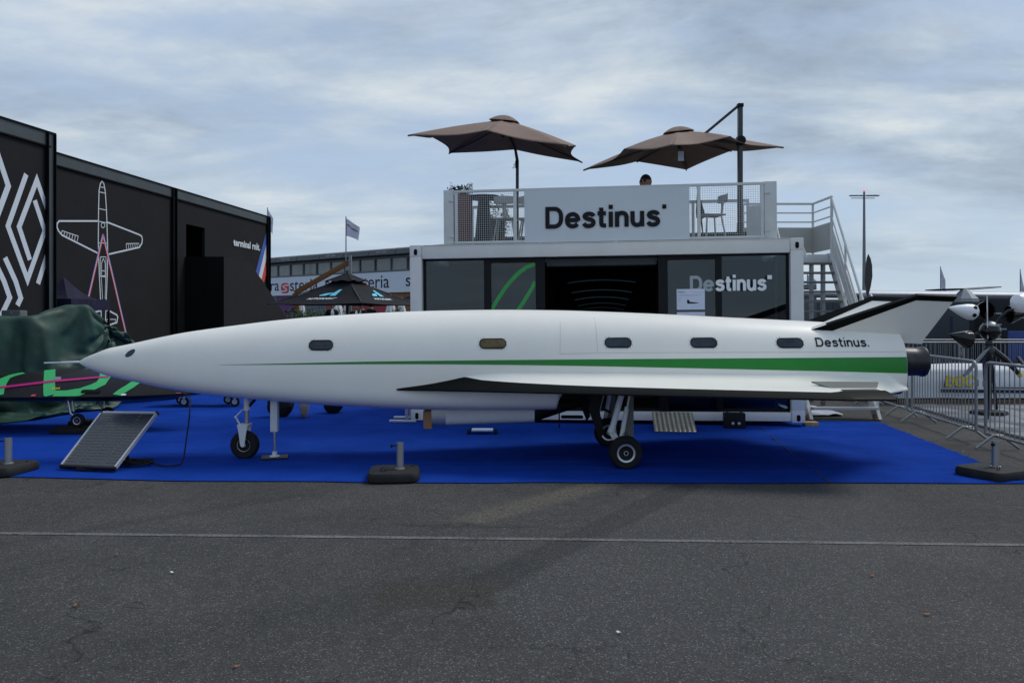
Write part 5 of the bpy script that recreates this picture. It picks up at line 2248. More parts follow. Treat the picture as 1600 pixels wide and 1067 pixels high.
# ================================================================== UMBRELLA BASES
def ubase(label, x, y, rz):
    b_ = thing('umbrella_stand', label, 'umbrella stand', (x, y, .0), rz, 'black umbrella stands along the carpet edge')
    m_ = MB()
    P = []
    for k in range(24):
        t = 2 * math.pi * k / 24
        c, s = math.cos(t), math.sin(t)
        P.append((.265 * math.copysign(abs(c) ** .32, c), .265 * math.copysign(abs(s) ** .32, s)))
    o_ = 0
    for (sc, z) in ((.93, .005), (.985, .02), (1, .045), (.985, .078), (.94, .098), (.88, .104)):
        m_.v += [(a * sc, b * sc, z) for a, b in P]
    for k in range(5):
        for i in range(24):
            j = (i + 1) % 24
            m_.f.append([k * 24 + i, k * 24 + j, (k + 1) * 24 + j, (k + 1) * 24 + i])
    m_.f.append([5 * 24 + i for i in range(24)])
    m_.f.append(list(range(24)))
    m_.build('weight', 'resin_black', b_, smooth=30)
    m_ = MB()
    m_.lathe([(.052, .104), (.052, .112), (.036, .116), (.036, .375), (.030, .375), (.030, .20), (0, .20)], (.06, 0, 0), (0, 0, 1), 20)
    m_.build('sleeve', 'steel', b_)
    m_ = MB()
    m_.tube([(.02, -.02, .345), (-.02, -.03, .345)], .008, 8)
    m_.lathe([(.018, 0), (.018, .016), (.01, .018)], (-.018, -.03, .345), (-1, -.2, 0), 10)
    m_.build('knob', 'frame_black', b_)
    m_ = MB()
    m_.tube([(-.10 + .022 * math.cos(t), -.14, .125 + .022 * math.sin(t)) for t in [2 * math.pi * k / 14 for k in range(15)]], .004, 6)
    m_.lathe([(.014, .104), (.012, .112), (0, .112)], (.18, .12, 0), (0, 0, 1), 8)
    m_.build('ring_pull', 'frame_black', b_)
    return b_


ubase('black resin umbrella stand with steel sleeve at the middle of the carpet edge', -1.21, 8.05, .10)
ubase('black resin umbrella stand at the right carpet corner', 4.98, 8.14, .42)
ubase('black resin umbrella stand cut by the left frame edge', -5.42, 8.35, -.12)


# ================================================================== BARRIERS
def barrier_proto():
    b_ = thing('crowd_barrier', '', 'barrier', (0, 0, 0), 0, 'steel crowd barriers')
    m_ = MB()
    Lh, H0, H1, r = 1.15, .17, 1.08, .10
    path = [(-Lh, 0, H0)]
    path += [(-Lh, 0, H1 - r)] + [(-Lh + r - r * math.cos(t), 0, H1 - r + r * math.sin(t)) for t in (R(22), R(45), R(68), R(90))]
    path += [(Lh - r + r * math.sin(t), 0, H1 - r + r * math.cos(t)) for t in (0, R(22), R(45), R(68))] + [(Lh, 0, H1 - r), (Lh, 0, H0)]
    m_.tube(path, .020, 10)
    m_.tube([(-Lh, 0, H0), (Lh, 0, H0)], .018, 10)
    m_.build('frame', 'galvanised', b_)
    m_ = MB()
    m_.tube([(0, 0, H0), (0, 0, H1)], .0065, 6)
    bar = m_.build('bar', 'galvanised', b_)
    n = 20
    bar.location = (-Lh + 2 * Lh / (n + 1), 0, 0)
    for i in range(2, n + 1):
        share(bar, 'bar', b_, (-Lh + 2 * Lh * i / (n + 1), 0, 0))
    lg = None
    for sx in (-1, 1):
        m_ = MB()
        m_.tube([(sx * .87, -.26, .02), (sx * .87, -.05, H0 + .01), (sx * .87, .05, H0 + .01), (sx * .87, .26, .02)], .017, 8)
        m_.build('foot', 'galvanised', b_)
    for sx in (-1, 1):
        m_ = MB()
        m_.tube([(sx * 1.17, 0, .84), (sx * 1.21, 0, .84), (sx * 1.21, 0, .76)], .008, 6)
        m_.build('hook', 'galvanised', b_)
    return b_


bp = barrier_proto()
# (x, y, angle, label)
BAR = [(6.02, 8.95, -94.0, 'nearest steel crowd barrier at the right frame edge'),
       (6.265, 11.45, -98.0, 'second nearest steel crowd barrier just behind the aircraft tail'),
       (6.60, 13.92, -98.0, 'steel crowd barrier third along the row beyond the tail nozzle'),
       (6.94, 16.3, -98.0, 'steel crowd barrier at the far end of the row beyond the tail'),
       (9.35, 18.4, 1.0, 'far steel crowd barrier behind the exhaust nozzle'),
       (11.75, 18.4, 0.5, 'far steel crowd barrier behind the sensor stand'),
       (10.6, 20.6, -1.0, 'farthest steel crowd barrier in front of the grey hoarding left part'),
       (13.0, 20.6, 0.0, 'farthest steel crowd barrier in front of the grey hoarding right part'),
       (-8.9, 20.6, 84.0, 'steel crowd barrier against the black hall wall beside the gazebo'),
       (-8.55, 23.0, 84.0, 'steel crowd barrier beyond the nose before the black stair enclosure')]
for i, (x, y, a, lb) in enumerate(BAR):
    b_ = bp if i == 0 else copy_tree(bp)
    b_.location = (x, y, 0)
    b_.rotation_euler = (0, 0, R(a))
    b_['label'] = lb

# ================================================================== RIGHT BACKGROUND
fm = thing('floor_mat', 'grey chequered interlocking floor tiles beyond the barriers', 'floor tiles', (6.85, 9.2, 0))
ms_ = {}
for i in range(9):
    for j in range(15):
        k = 'tile_light' if (i * 7 + j * 3 + (i * j) % 3) % 2 else 'tile_dark'
        if k not in ms_:
            m_ = MB()
            m_.box((0, 0, .012), (.494, .494, .022), .003)
            ms_[k] = m_.build('tile', k, fm)
            ms_[k].location = (i * .5 + .25 + j * .06, j * .5 + .25, 0)
        else:
            share(ms_[k], 'tile', fm, (i * .5 + .25 + j * .06, j * .5 + .25, 0))
m_ = MB()
m_.prism([(0, 0), (.9, 7.5), (.82, 7.5), (-.08, 0)], .002, .016, lambda a, b, d: (a, b, d))
m_.build('edge_strip', 'satin_black', fm, smooth=0)

cvr = thing('covered_crate', 'long crate on a pallet under a white printed cover beyond the barriers', 'crate', (9.4, 15.4, 0))
m_ = MB()


def cov(u, v):
    t = v
    x = lerp(-2.05, 2.4, u)
    prof_ = [(-.50, .13), (-.47, .42), (-.40, .66), (-.20, .74), (.2, .75), (.42, .66), (.5, .13)]
    n = len(prof_) - 1
    i = min(int(t * n), n - 1)
    k = t * n - i
    y = lerp(prof_[i][0], prof_[i + 1][0], k)
    z = lerp(prof_[i][1], prof_[i + 1][1], k)
    endc = 1 - .10 * (abs(2 * u - 1) ** 8)
    w = noise.noise(Vector((x * 1.6, y * 2, z * 3)))
    return (x + .02 * w, y - .03 * w + .02 * math.sin(x * 5), z * endc + .03 * noise.noise(Vector((x * 1.2, y * 3, 5))) * (1 if z > .3 else .3))


m_.grid(cov, [i / 70 for i in range(71)], [i / 24 for i in range(25)])
cv = m_.build('cover', 'cloth_white', cvr, smooth=60)
for sx in (-2.05, 2.4):
    m_ = MB()
    m_.grid(lambda u, v: (sx * .995, lerp(-.47, .47, u), lerp(.13, .66 - .2 * abs(2 * u - 1) ** 3, v)), [i / 10 for i in range(11)], [0, .5, 1])
    m_.build('cover_end', 'cloth_white', cvr, smooth=60)
lettering('DOC', .57, .212, 'yellow_paint', lambda a, b: (-1.20 + a, -.548 + (b * .08), .35 + b), cvr, bold=.05, shear=.25)
lettering('DOC', .60, .225, 'navy_stripe', lambda a, b: (-1.22 + a, -.542 + (b * .08), .338 + b), cvr, bold=.05, shear=.25, name='lettering_outline')  # printed navy outline showing round the yellow letters
for pts, w_ in (([(-1.28, .275), (.75, .255)], .062), ([(-.32, .335), (1.2, .315)], .022)):
    m_ = MB()
    strip(m_, densify(pts, .1), w_, lambda a, b: (a, -.552, b))
    m_.build('printed_stripe', 'navy_stripe', cvr, smooth=0)
lettering('2023', .20, .10, 'navy_stripe', lambda a, b: (-.10 + a, -.548 + b * .05, .38 + b), cvr, bold=.02) if False else None
for k in range(3):
    m_ = MB()
    m_.box((.17, -.42 + .42 * k, .055), (4.3, .12, .09), .004)
    m_.build('pallet_bearer', 'plywood', cvr)
for k in range(9):
    m_ = MB()
    m_.box((-1.85 + k * .51, 0, .113), (.14, 1.0, .022), .003)
    m_.build('pallet_board', 'plywood', cvr)

# multi-head sensor stand
ss_ = thing('sensor_stand', 'black ball on a post carrying white and black cone pods on curved arms', 'sensor stand', (8.09, 13.3, 0))
m_ = MB()
m_.lathe([(.30, 0), (.30, .03), (.28, .06), (.05, .075), (.045, .1)], (0, 0, .02), (0, 0, 1), 6)
m_.build('base', 'satin_black', ss_, smooth=20)
m_ = MB()
m_.tube([(0, 0, .08), (0, 0, 1.08)], .045, 14)
m_.build('post', 'gloss_black', ss_)
m_ = MB()
m_.lathe([(.05, 0), (.085, .03), (.09, .10), (.06, .16), (.07, .2), (.05, .24)], (0, 0, 1.02), (0, 0, 1), 18)
m_.build('swivel', 'nozzle_metal', ss_)
m_ = MB()
c0 = Vector((.02, 0, 1.43))
m_.lathe([(.165 * math.sin(t), -.165 * math.cos(t)) for t in [math.pi * k / 18 for k in range(19)]], c0, (0, 0, 1), 28)
m_.build('ball', 'gloss_black', ss_, smooth=60)
m_ = MB()
m_.lathe([(.168 * math.sin(t), .168 * math.cos(t)) for t in [math.pi * k / 40 for k in range(1, 12)]][::-1], c0, (.05, -.2, 1), 28)
m_.build('ball_cap', 'pod_grey', ss_, smooth=60)
tdrop = [(0, 0), (.02, .03), (.07, .15), (.12, .30), (.135, .38), (.125, .45), (.085, .49), (0, .505)]
cone_o = [(0, 0), (.015, .02), (.15, .36), (.155, .40), (.135, .40), (.03, .10), (0, .09)]
pods = [(Vector((-.72, -.05, 1.83)), Vector((1, 0, -.20)), 'pod_white', tdrop, (-.25, -.02, 1.70)),
        (Vector((-.75, -.12, 1.38)), Vector((1, .25, -.25)), 'gloss_black', cone_o, (-.36, 0, 1.26)),
        (Vector((.02, .45, 1.82)), Vector((-.1, -1, -.1)), 'gloss_black', cone_o, (-.01, .15, 1.75)),
        (Vector((.82, -.1, 1.95)), Vector((-1, -.2, -.12)), 'pod_white', [(a * 1.2, b * 1.05) for a, b in tdrop], (.30, -.2, 1.80)),
        (Vector((.80, .1, 1.75)), Vector((-1, 0, -.1)), 'gloss_black', cone_o, (.42, .1, 1.70))]
for k, (tip, dv, mt_, pf, att) in enumerate(pods):
    m_ = MB()
    m_.lathe(pf, tip, dv, 26)
    pd = m_.build('pod', mt_, ss_, smooth=35)
    if mt_ == 'pod_white':
        dvn = dv.normalized()
        for (hx_, az) in ((.395, R(35)), (.395, R(-25)), (.395, R(150))):
            rr_ = .136 * (1.2 if k == 3 else 1)
            u_ = Vector((0, -1, 0))
            w_ = dvn.cross(u_).normalized()
            u_ = w_.cross(dvn).normalized()
            c_ = tip + dvn * hx_ * (1.05 if k == 3 else 1) + (u_ * math.cos(az) + w_ * math.sin(az) * -1) * (rr_ - .008)
            n_ = (u_ * math.cos(az) + w_ * math.sin(az) * -1)
            m_ = MB()
            m_.lathe([(.033, 0), (.033, .012), (.0, .012)], c_, n_, 16)
            m_.build('port', 'dark_hole', pd)
    at_ = Vector(att)
    m_ = MB()
    mid = (at_ + c0) / 2 + Vector((0, 0, .07))
    m_.tube([at_, at_.lerp(mid, .5) + Vector((0, 0, .03)), mid, c0.lerp(mid, .3)], .018, 8)
    m_.build('arm', 'gloss_black', ss_)
m_ = MB()
m_.tube([(-.08, -.1, 1.30), (-.09, -.1, 2.05)], .010, 6)
m_.build('antenna', 'aluminium', ss_)
m_ = MB()
m_.prism([(-.14, 1.10), (-.04, 1.16), (-.40, .72), (-.48, .66), (-.50, .70)], -.12, -.09, lambda a, b, d: (a, d, b))
m_.build('paddle', 'pod_grey', ss_, smooth=0)
m_ = MB()
m_.tube([(.05, 0, 1.12), (.25, -.05, .95), (.44, -.1, .72)], [.06, .05, .04], 8)
m_.build('side_arm', 'gloss_black', ss_)
m_ = MB()
m_.tube([(.44, -.1, .72), (.48, -.11, .67)], .045, 8)
m_.build('yellow_tip', 'yellow_paint', ss_)
for (a, b) in (((-.12, -.05, 1.0), (-.45, -.7, .04)), ((.30, -.3, 1.0), (-.10 + .0, -2.2, .04)), ((.10, .1, 1.0), (.5, .6, .04))):
    m_ = MB()
    m_.box((0, 0, 0), (.05, .05, 1.0), .01)
    a, b = Vector(a), Vector(b)
    lg_ = m_.build('leg', 'navy_stripe', ss_)
    lg_.location = (a + b) / 2
    lg_.rotation_euler = (b - a).to_track_quat('Z', 'Y').to_euler()
    lg_.scale = (1, 1, (b - a).length)

# hoarding walls
hb = thing('hoarding', 'slate grey hoarding wall with darker panel of white text', 'hoarding', (9.0, 28.0, 0))
for k in range(6):
    m_ = MB()
    m_.box((1.22 + 2.44 * k, 0, 1.16), (2.432, .06, 2.30), .004)
    m_.build('panel', 'hoarding' if k < 3 else 'hoarding_dark', hb)
for k, (x, z, w_, tx) in enumerate(((8.05, 1.82, .42, 'DRONES'), (7.92, 1.42, .55, 'ENERGY'), (8.05, 1.26, .60, 'BATTERY'), (8.05, 1.06, .40, 'MOTORS'), (8.0, .94, .45, 'SYSTEMS'))):
    m_ = MB()
    strip(m_, [(x, z), (x + w_ * .45, z)], .05, lambda a, b: (a, -.034, b))
    strip(m_, [(x + w_ * .52, z), (x + w_, z)], .05, lambda a, b: (a, -.034, b))
    m_.build('text_line', 'letter_grey', hb, smooth=0)
gb = thing('blue_sign_board', 'small blue sign board at the right edge before the dark hoarding', 'sign', (14.55, 22.6, 0))
m_ = MB()
m_.box((0, 0, .85), (.50, .05, .85), .01)
m_.build('board', 'sign_blue', gb)
m_ = MB()
m_.box((-.2, 0, .2), (.04, .04, .4))
m_.box((.2, 0, .2), (.04, .04, .4))
m_.build('legs', 'rim_silver', gb)
for (px_, lb) in ((10.05, 'thin dark tent pole left of the white cone pod'), (12.05, 'thin dark tent pole behind the white cone pod')):
    t_ = thing('tent_pole', lb, 'pole', (px_, 21.5, 0), 0, 'dark tent poles before the hoarding')
    m_ = MB()
    m_.box((0, 0, .85), (.06, .06, 1.7), .006)
    m_.build('shaft', 'navy_stripe', t_)
    m_ = MB()
    m_.box((0, 0, .01), (.16, .16, .02), .003)
    m_.build('foot', 'navy_stripe', t_)

# white winged air taxi behind
ev = thing('air_taxi', 'white winged electric air taxi with dark propellers behind the staircase', 'aircraft', (15.0, 25.0, 0))
m_ = MB()


def wsec(x, v):
    t = 2 * math.pi * v
    c, s = math.cos(t), math.sin(t)
    return (x, .75 * c, 2.42 + .115 * s * (1 - .45 * c) - .010 * (x + 6))


m_.grid(wsec, [lerp(-6.2, 9.0, i / 20) for i in range(21)], [i / 24 for i in range(25)])
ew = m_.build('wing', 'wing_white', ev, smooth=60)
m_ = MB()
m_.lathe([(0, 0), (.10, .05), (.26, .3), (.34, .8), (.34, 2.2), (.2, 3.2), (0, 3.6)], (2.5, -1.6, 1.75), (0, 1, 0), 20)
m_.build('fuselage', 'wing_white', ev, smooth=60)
for k, xx in enumerate((-4.07, 6.4)):
    m_ = MB()
    m_.lathe([(0, -.45), (.07, -.38), (.14, -.15), (.16, .2), (.10, .9), (0, 1.2)], (xx, -.75, 2.30), (0, 1, 0), 16)
    pd = m_.build('motor_pod', 'pod_grey', ev, smooth=60)
    for sg in (1, -1):
        m_ = MB()
        P = [(.0, 0), (.04, .10), (.10, .30), (.16, .62), (.15, .95), (.10, 1.16), (.02, 1.30), (-.03, 1.18), (-.08, .90), (-.10, .5), (-.05, .12)]
        m_.prism([(a, b) for a, b in P], -.012, .012, lambda a, b, d: (xx - .10 + a * sg, -1.13 + d + a * .25, 2.30 + sg * b))
        m_.build('propeller_blade', 'gloss_black', pd, smooth=0)
m_ = MB()
m_.lathe([(0, .50), (.10, .50), (.16, .44), (.38, .22), (.40, .12), (.26, -.02), (0, -.06)], (-1.26, -1.2, 2.02), (0, 0, 1), 8)
rp = m_.build('rotor_head', 'pod_grey', ev, smooth=20)
for sg in (1, -1):
    m_ = MB()
    P = [(0, -.05), (.25, -.09), (.8, -.07), (1.15, -.02), (1.15, .02), (.8, .06), (.25, .06), (0, .04)]
    m_.prism(P, -.010, .010, lambda a, b, d: (-1.30 + sg * a, -1.2 + b * sg, 2.53 + d + (.06 if sg > 0 else -.03) * a + b * .3))
    m_.build('rotor_blade', 'pole_dark', rp, smooth=0)
m_ = MB()
m_.box((0, 0, 1.05), (.25, .5, 2.1), .03)
m_.build('support_pylon', 'hoarding_dark', ev)
bxx = thing('rooftop_unit', 'small grey box seen through the stair treads', 'box', (10.15, 27.0, 0))
m_ = MB()
m_.box((0, 0, 1.40), (.5, .5, 2.8), .02)
m_.build('housing', 'chalet_frame', bxx)
m_ = MB()
m_.box((0, -.26, 2.5), (.36, .02, .3))
m_.build('grille', 'hoarding_dark', bxx)


def flag(label, x, y, ztop, h, w, seed, pole_h=None, droop=.5, txt=False):
    f_ = thing('flag', label, 'flag', (x, y, 0), 0, 'white flags on poles')
    m_ = MB()
    m_.tube([(0, 0, 0), (0, 0, ztop)], [.05, .03], 8)
    m_.build('flagpole', 'mast_steel', f_)
    m_ = MB()

    def fp(u, v):
        wv = .12 * w * math.sin(u * 7 + seed + v * 2) * u
        return (w * u * (1 - .25 * droop) + wv * .3, wv, ztop - .12 - h * v * (1 - .25 * u * droop) - droop * h * .55 * u ** 1.2)
    m_.grid(fp, [i / 16 for i in range(17)], [i / 12 for i in range(13)])
    c_ = m_.build('cloth', 'flag_cloth', f_, smooth=60)
    m_ = MB()
    for (u0, u1, vv_) in ((.1, .25, .34), (.45, .85, .42)):
        strip(m_, [(lerp(u0, u1, i / 6), vv_) for i in range(7)], .07, lambda a, b: (lambda p: (p[0], p[1] - .02, p[2]))(fp(a, b)))
    m_.build('print', 'letter_black' if txt else 'letter_grey', c_, smooth=0)
    if txt:
        m_ = MB()
        strip(m_, [(.30, .36), (.36, .37), (.41, .38)], .12, lambda a, b: (lambda p: (p[0], p[1] - .02, p[2]))(fp(a, b)))
        m_.build('emblem', 'logo_red', c_, smooth=0)
    return f_


flag('white flag on a slim pole behind the black umbrella', -9.53, 45.0, 7.48, 1.0, .95, 1.0, droop=.9, txt=True)
flag('thin white flag just above the far end of the black hall', -17.15, 55.0, 9.4, 1.4, .5, 2.0, droop=.9)
flag('white flag on a pole above the aircraft fin', 32.8, 60.0, 5.6, 1.5, .5, 3.0, droop=1.1)
flag('drooping white flag at the far right edge', 38.9, 60.0, 5.4, 2.0, .45, 4.0, droop=1.3)
flag('white flag seen between the stair treads', 22.6, 60.0, 5.1, 1.0, .9, 5.0, droop=.9)

mst = thing('floodlight_mast', 'tall steel floodlight mast beyond the staircase', 'light mast', (26.95, 60.0, 0))
m_ = MB()
m_.tube([(0, 0, 0), (0, 0, 11.3)], [.17, .075], 12)
m_.build('pole', 'mast_steel', mst)
m_ = MB()
m_.tube([(-1.15, 0, 11.0), (1.0, 0, 11.05)], .035, 6)
m_.tube([(-.9, .2, 10.85), (.9, .2, 10.85)], .03, 6)
m_.build('crossarm', 'mast_steel', mst)
for k, xx in enumerate((-1.0, -.65, -.28, .3, .6, .92)):
    m_ = MB()
    m_.box((xx, -.12, 10.99), (.30, .28, .07), .012)
    m_.build('floodlight', 'mast_steel', mst)
m_ = MB()
m_.lathe([(.05, 0), (.06, .06), (.05, .12), (0, .15)], (0, 0, 11.3), (0, 0, 1), 10)
m_.build('beacon', 'beacon', mst)
m_ = MB()
m_.box((0, -.2, 3.4), (.35, .3, .35), .02)
m_.build('junction_box', 'mast_steel', mst)

# ================================================================== CENTRE-LEFT BACKGROUND: chalet row
CHA, CHB = Vector((-20.6, 60.0)), Vector((-3.0, 46.4))
chd = (CHB - CHA).normalized()
chn = Vector((chd.y, -chd.x))
chl = (CHB - CHA).length
ch = thing('hospitality_chalet', 'long hospitality building with window band and white lettered banner in the background', 'building')


def CH(u, z, off=0.0):
    q = CHA + chd * u + chn * off
    return (q.x, q.y, z)


def cbox(u0, u1, z0, z1, o0, o1, nm, m, parent=ch):
    mb_ = MB()
    mb_.prism([(u0, z0), (u1, z0), (u1, z1), (u0, z1)], o0, o1, lambda a, b, d: CH(a, b, d))
    return mb_.build(nm, m, parent, smooth=0)


cbox(0, chl, .5, 6.0, -6, -.1, 'block', 'chalet_frame')
nseg = 9
for k in range(nseg):
    u0, u1 = chl * k / nseg, chl * (k + 1) / nseg
    mb_ = MB()
    mb_.prism([(0, 5.62), (.75, 5.66), (.62, 5.98), (0, 6.12)], u0 + .03, u1 - .03, lambda a, b, d: CH(d, b, a - .1))
    aw = mb_.build('awning', 'chalet_fascia', ch, smooth=0)
    if k % 2 == 0:
        lettering('SOPRA STERIA', 1.0, .13, 'letter_grey', lambda a, b: CH((u0 + u1) / 2 - .5 + a, 5.76 + b, .64), aw, bold=.01)
cbox(0, chl, 5.46, 5.60, -.1, .1, 'window_head', 'chalet_frame')
cbox(0, chl, 4.60, 4.70, -.1, .12, 'window_sill', 'chalet_frame')
nw = 15
for k in range(nw):
    u0, u1 = chl * k / nw, chl * (k + 1) / nw
    cbox(u0 + .04, u1 - .04, 4.705, 5.455, -.08, .0, 'window_pane', 'chalet_glass')
    cbox(u1 - .05, u1 + .05, 4.70, 5.46, -.1, .08, 'window_post', 'chalet_fascia' if k % 2 else 'chalet_frame')
cbox(0, chl, 3.28, 4.59, -.1, .14, 'banner', 'chalet_banner')
# banner lettering: three repeats
for u_s in (1.75, 9.95, 17.75):
    lettering('sopra', 3.0, .80, 'navy_stripe', lambda a, b: CH(u_s + a, 3.38 + b, .15), ch, bold=.004)
    lettering('steria', 2.9 if u_s > 5 else 3.1, .80, 'navy_stripe', lambda a, b: CH(u_s + 4.30 + a - (.9 if u_s > 5 else 0), 3.58 + b, .15), ch, bold=.004)
    m_ = MB()
    e0_ = u_s + 3.70
    P = []
    for q in range(20):
        t = 2 * math.pi * q / 20
        c_, s_ = math.cos(t), math.sin(t)
        P.append(CH(e0_ + .48 * math.copysign(abs(c_) ** .6, c_), 3.80 + .38 * math.copysign(abs(s_) ** .6, s_), .15))
    m_.add(P, [list(range(20))])
    em_ = m_.build('emblem', 'logo_red', ch, smooth=0)
    m_ = MB()
    strip(m_, [(e0_ + .50, 4.00), (e0_ + .1, 4.02), (e0_ - .22, 3.95), (e0_ - .1, 3.84), (e0_ + .15, 3.76), (e0_ + .22, 3.65), (e0_ - .1, 3.58), (e0_ - .5, 3.60)], .085, lambda a, b: CH(a, b, .16))
    m_.build('emblem_letter', 'chalet_banner', em_, smooth=0)
for (u0, u1, m_n) in ((0, 4.3, 'chalet_grey'), (4.3, 6.4, 'chalet_purple'), (6.4, 9.9, 'chalet_grey'), (9.9, 11.0, 'chalet_red'), (11.0, 13.5, 'chalet_red'), (13.5, 16.5, 'chalet_red'), (16.5, 19.4, 'timber'), (19.4, chl, 'chalet_red')):
    cbox(u0 + .02, u1 - .02, .5, 3.26, -.1, .02, 'wall_panel', m_n)
mb_ = MB()
mb_.prism([(-2, -.1), (chl + 1, -.1), (chl + 1, 14.5), (-2, 14.5)], 0.0, .50, lambda a, b, d: CH(a, d, b))
struct(mb_.build('terrace_deck', 'chalet_frame', smooth=0))


def black_umbrella(label, cen, v0, ze, zap, logos):
    c = Vector((cen[0], cen[1]))
    t_ = thing('market_umbrella', label, 'umbrella', (c.x, c.y, 0), 0, 'black market umbrellas')
    v = Vector(v0)
    cs_ = [v, Vector((-v.y, v.x)), -v, Vector((v.y, -v.x))]
    C4 = [Vector((a.x, a.y, ze)) for a in cs_]
    ap = Vector((0, 0, zap))
    m_ = MB()
    for k in range(4):
        a, b = C4[k], C4[(k + 1) % 4]

        def pt(u, w):
            e = a.lerp(b, u)
            p = e.lerp(ap, w)
            p.z -= .10 * math.sin(math.pi * w) * (1 - w * .3) + .03 * math.sin(math.pi * u) * (1 - w)
            return p
        m_.grid(pt, [i / 12 for i in range(13)], [j / 12 for j in range(13)])
    ca = m_.build('canopy', 'umbrella_black', t_, smooth=20)
    m_ = MB()
    for k in range(4):
        a, b = C4[k] * .30 + ap * .70, C4[(k + 1) % 4] * .30 + ap * .70
        m_.grid(lambda u, w: a.lerp(b, u).lerp(ap, w) + Vector((0, 0, .06 + .02 * math.sin(u * 12) * (1 - w))), [i / 12 for i in range(13)], [0, .5, 1])
    m_.build('vent_cap', 'umbrella_black', ca, smooth=30)
    m_ = MB()
    m_.tube([(0, 0, 0), (0, 0, zap + .12)], .04, 8)
    m_.build('pole', 'pole_dark', t_)
    for k in range(4):
        m_ = MB()
        m_.tube([(0, 0, zap - .1), C4[k] + Vector((0, 0, -.03))], .016, 6)
        m_.build('rib', 'pole_dark', t_)
    if logos:
        for k in logos:
            a, b = C4[k], C4[(k + 1) % 4]
            ex_ = (b - a).normalized()
            e0 = (a + b) / 2
            up_ = (ap - e0).normalized()
            nn = ex_.cross(up_).normalized()
            if nn.z < 0:
                nn = -nn
            if ex_.cross(Vector((0, 0, 1))).y > 0:
                ex_ = -ex_

            def fn(s, t):
                w = max(0, t) / (ap - e0).length
                return e0 + ex_ * s + up_ * t + nn * .022 - Vector((0, 0, .10 * math.sin(math.pi * w) * (1 - w * .3) + .03 * (1 - w)))
            lettering('AUTOFLIGHT', .95, .12, 'letter_white', lambda s, t: fn(s - .48, t + .36), ca, bold=.03, shear=.25)
            m_ = MB()
            m_.add([fn(.12, .62), fn(.32, .62), fn(.32, 1.00), fn(.22, .98)], [[0, 1, 2, 3]])
            strip(m_, [(-.22, .64), (-.05, .70), (.14, .80)], [.06, .16, .04], fn)
            m_.build('logo', 'logo_cyan', ca, smooth=0)
    return t_


black_umbrella('large black umbrella with cyan logo and white lettering behind the nose', (-4.75, 22.6), (.84, -2.05), 2.05, 2.90, (0, 3))
black_umbrella('second black umbrella partly hidden by the container corner', (-2.6, 27.6), (.70, -1.9), 2.12, 2.86, None)

# timber leaning frame and grey post
tf = thing('timber_frame', 'slanting brown timber beam rising behind the black umbrella', 'timber frame', (0, 0, 0))
m_ = MB()
a_, b_, c_ = Vector((-7.15, 34.5, 4.12)), Vector((-9.55, 34.5, 2.75)), Vector((-9.25, 34.5, .5))
for p, q, nm in ((a_, b_, 'beam'), (b_, c_, 'leg')):
    m_ = MB()
    m_.box((0, 0, 0), (.14, .22, 1.0), .01)
    o_ = m_.build(nm, 'timber', tf)
    o_.location = (p + q) / 2
    o_.rotation_euler = (q - p).to_track_quat('Z', 'Y').to_euler()
    o_.scale = (1, 1, (q - p).length)
m_ = MB()
m_.box((-7.1, 34.4, 2.35), (.12, .12, 4.1), .01)
m_.build('post', 'mast_steel', tf)

# closed white parasols, shrubs and people on the chalet terrace
for k, (px_, d_, zt_2, hh_, ww_) in enumerate(((-13.7, 40.0, 2.75, 1.15, .20), (-10.2, 38.0, 2.62, 1.0, .22), (-8.6, 38.5, 2.72, 1.0, .34), (-7.9, 37.5, 2.55, .9, .20), (-5.95, 38.5, 2.75, 1.1, .28), (-5.35, 38.0, 2.6, 1.05, .26))):
    lb = ['closed white parasol beside the black hall corner', 'closed white parasol left of the first suited person', 'wide closed white parasol behind the first suited person', 'closed white parasol in front of the red wall', 'closed white parasol right of the suited group', 'closed white parasol nearest the container'][k]
    t_ = thing('closed_parasol', lb, 'parasol', (px_, d_, .5), 0, 'closed white parasols on the terrace')
    m_ = MB()

    def cl_(u, v):
        t = 2 * math.pi * u
        r = (.03 + ww_ * v ** .8) * (1 + .16 * math.cos(8 * t) * v)
        return (r * math.cos(t), r * math.sin(t), zt_2 - .5 - hh_ * v)
    m_.grid(cl_, [i / 48 for i in range(49)], [0, .25, .5, .8, 1])
    m_.build('cloth', 'cloth_white', t_, smooth=40)
    m_ = MB()
    m_.tube([(0, 0, 0), (0, 0, zt_2 - .45)], .03, 8)
    m_.build('pole', 'rim_silver', t_)
for k, (px_, d_, rx, rz_, lb) in enumerate(((-9.45, 33.5, .62, .42, 'dark green shrub beside the foot of the timber leg'), (-7.75, 32.5, .95, .45, 'wide green shrub below the black umbrella'), (-5.05, 34.0, .55, .40, 'green shrub between the suited group and the container'), (-8.3, 31.5, .5, .3, 'low green shrub in front of the wide shrub'))):
    t_ = thing('shrub', lb, 'shrub', (px_, d_, .5), 0, 'shrubs on the terrace')
    m_ = MB()
    leaves(m_, 900, (0, 0, 1.0), (rx, .5, rz_ + .15), .13, 20 + k)
    f_ = m_.build('crown', 'leaf_dark' if k % 2 == 0 else 'leaf', t_, smooth=0, recalc=False)
    m_ = MB()
    m_.lathe([(rx * .7, 0), (rx * .8, .55), (rx * .72, .55)], (0, 0, 0), (0, 0, 1), 14)
    m_.build('planter', 'resin_black', t_)
    m_ = MB()
    m_.tube([(0, 0, .5), (.05, 0, .9), (.0, .05, 1.2)], [.05, .03, .015], 6)
    m_.build('stem', 'wood', t_)
PG = 'people in dark suits on the terrace'
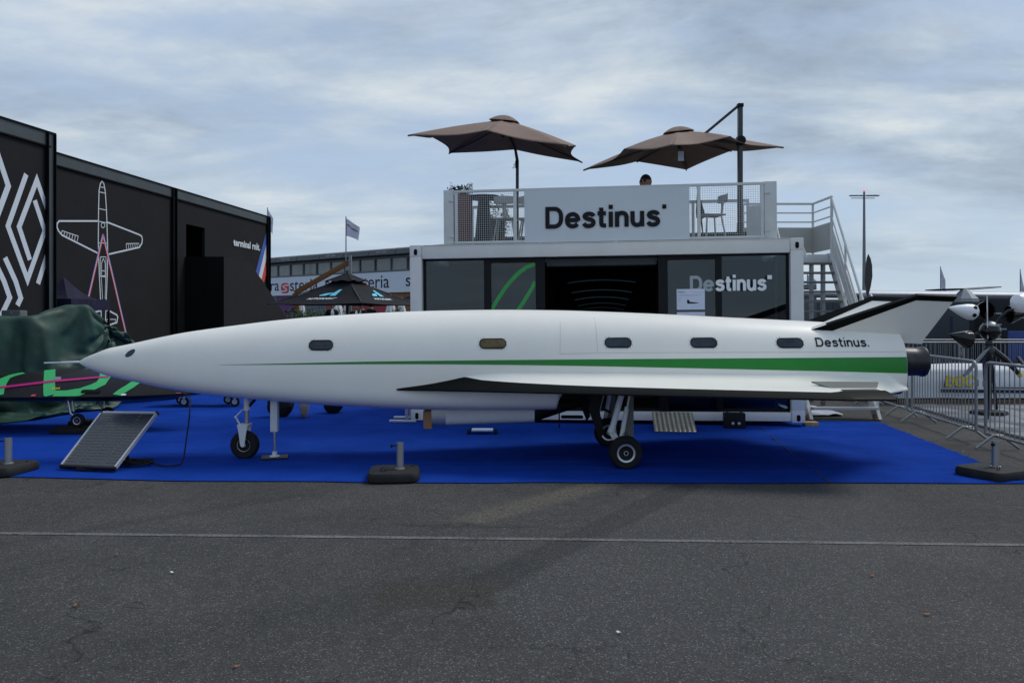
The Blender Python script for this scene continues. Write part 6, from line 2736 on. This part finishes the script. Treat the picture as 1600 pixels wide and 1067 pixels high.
person('person', 'person in dark suit and white shirt standing apart on the far left', (-7.35, 32.0, .52), .45, 'stand', ('suit', 'suit'), PG, 1.76)
person('person', 'person in dark suit, left of the group of three', (-6.40, 32.0, .47), .8, 'stand', ('suit', 'suit'), PG, 1.74)
person('person', 'person in dark suit, middle of the group of three', (-6.08, 31.8, .47), -.7, 'stand', ('suit', 'suit'), PG, 1.78)
person('person', 'person in dark suit with back turned, right of the group', (-5.80, 32.2, .50), 3.0, 'stand', ('suit', 'suit'), PG, 1.80)

# ================================================================== LITTER
lit = [(-3.78, 5.98, 'leaf_litter', 'orange dry leaf lying just above the painted line at left'), (-2.75, 5.45, 'leaf_litter', 'orange dry leaf on the asphalt below the painted line'), (-2.19, 5.06, 'scrap_white', 'small white paper scrap on the asphalt at left'), (-1.30, 3.70, 'leaf_litter', 'orange leaf fragment near the bottom edge left of centre'), (.56, 4.10, 'scrap_white', 'tiny white scrap on the asphalt near the bottom centre'), (2.30, 4.35, 'leaf_litter', 'orange leaf on the asphalt at lower right'), (-2.50, 4.48, 'leaf_litter', 'curled brownish leaf on the asphalt at lower left'), (5.55, 9.65, 'scrap_white', 'white scrap on the asphalt beside the carpet edge at right'), (2.3, 5.0, 'leaf_litter', 'small brown leaf on the asphalt right of centre')]
for k, (x, y, m_n, lb) in enumerate(lit):
    t_ = MB()
    rnd = random.Random(k)
    P = []
    for i in range(9):
        t = 2 * math.pi * i / 9
        r_ = .015 * rnd.uniform(.55, 1.1)
        P.append((r_ * math.cos(t) * 1.3, r_ * math.sin(t) * .8))
    t_.v = [(a, b, +.005 + .008 * abs(a) / .02) for a, b in P] + [(0, 0, .005)]
    t_.f = [[i, (i + 1) % 9, 9] for i in range(9)]
    o_ = t_.build('fallen_leaf' if m_n == 'leaf_litter' else 'paper_scrap', m_n, None, smooth=0)
    o_.location = (x, y, .004)
    o_.rotation_euler = (0, 0, k * 1.3)
    tag(o_, lb, 'leaf' if m_n == 'leaf_litter' else 'scrap', 'litter on the asphalt')
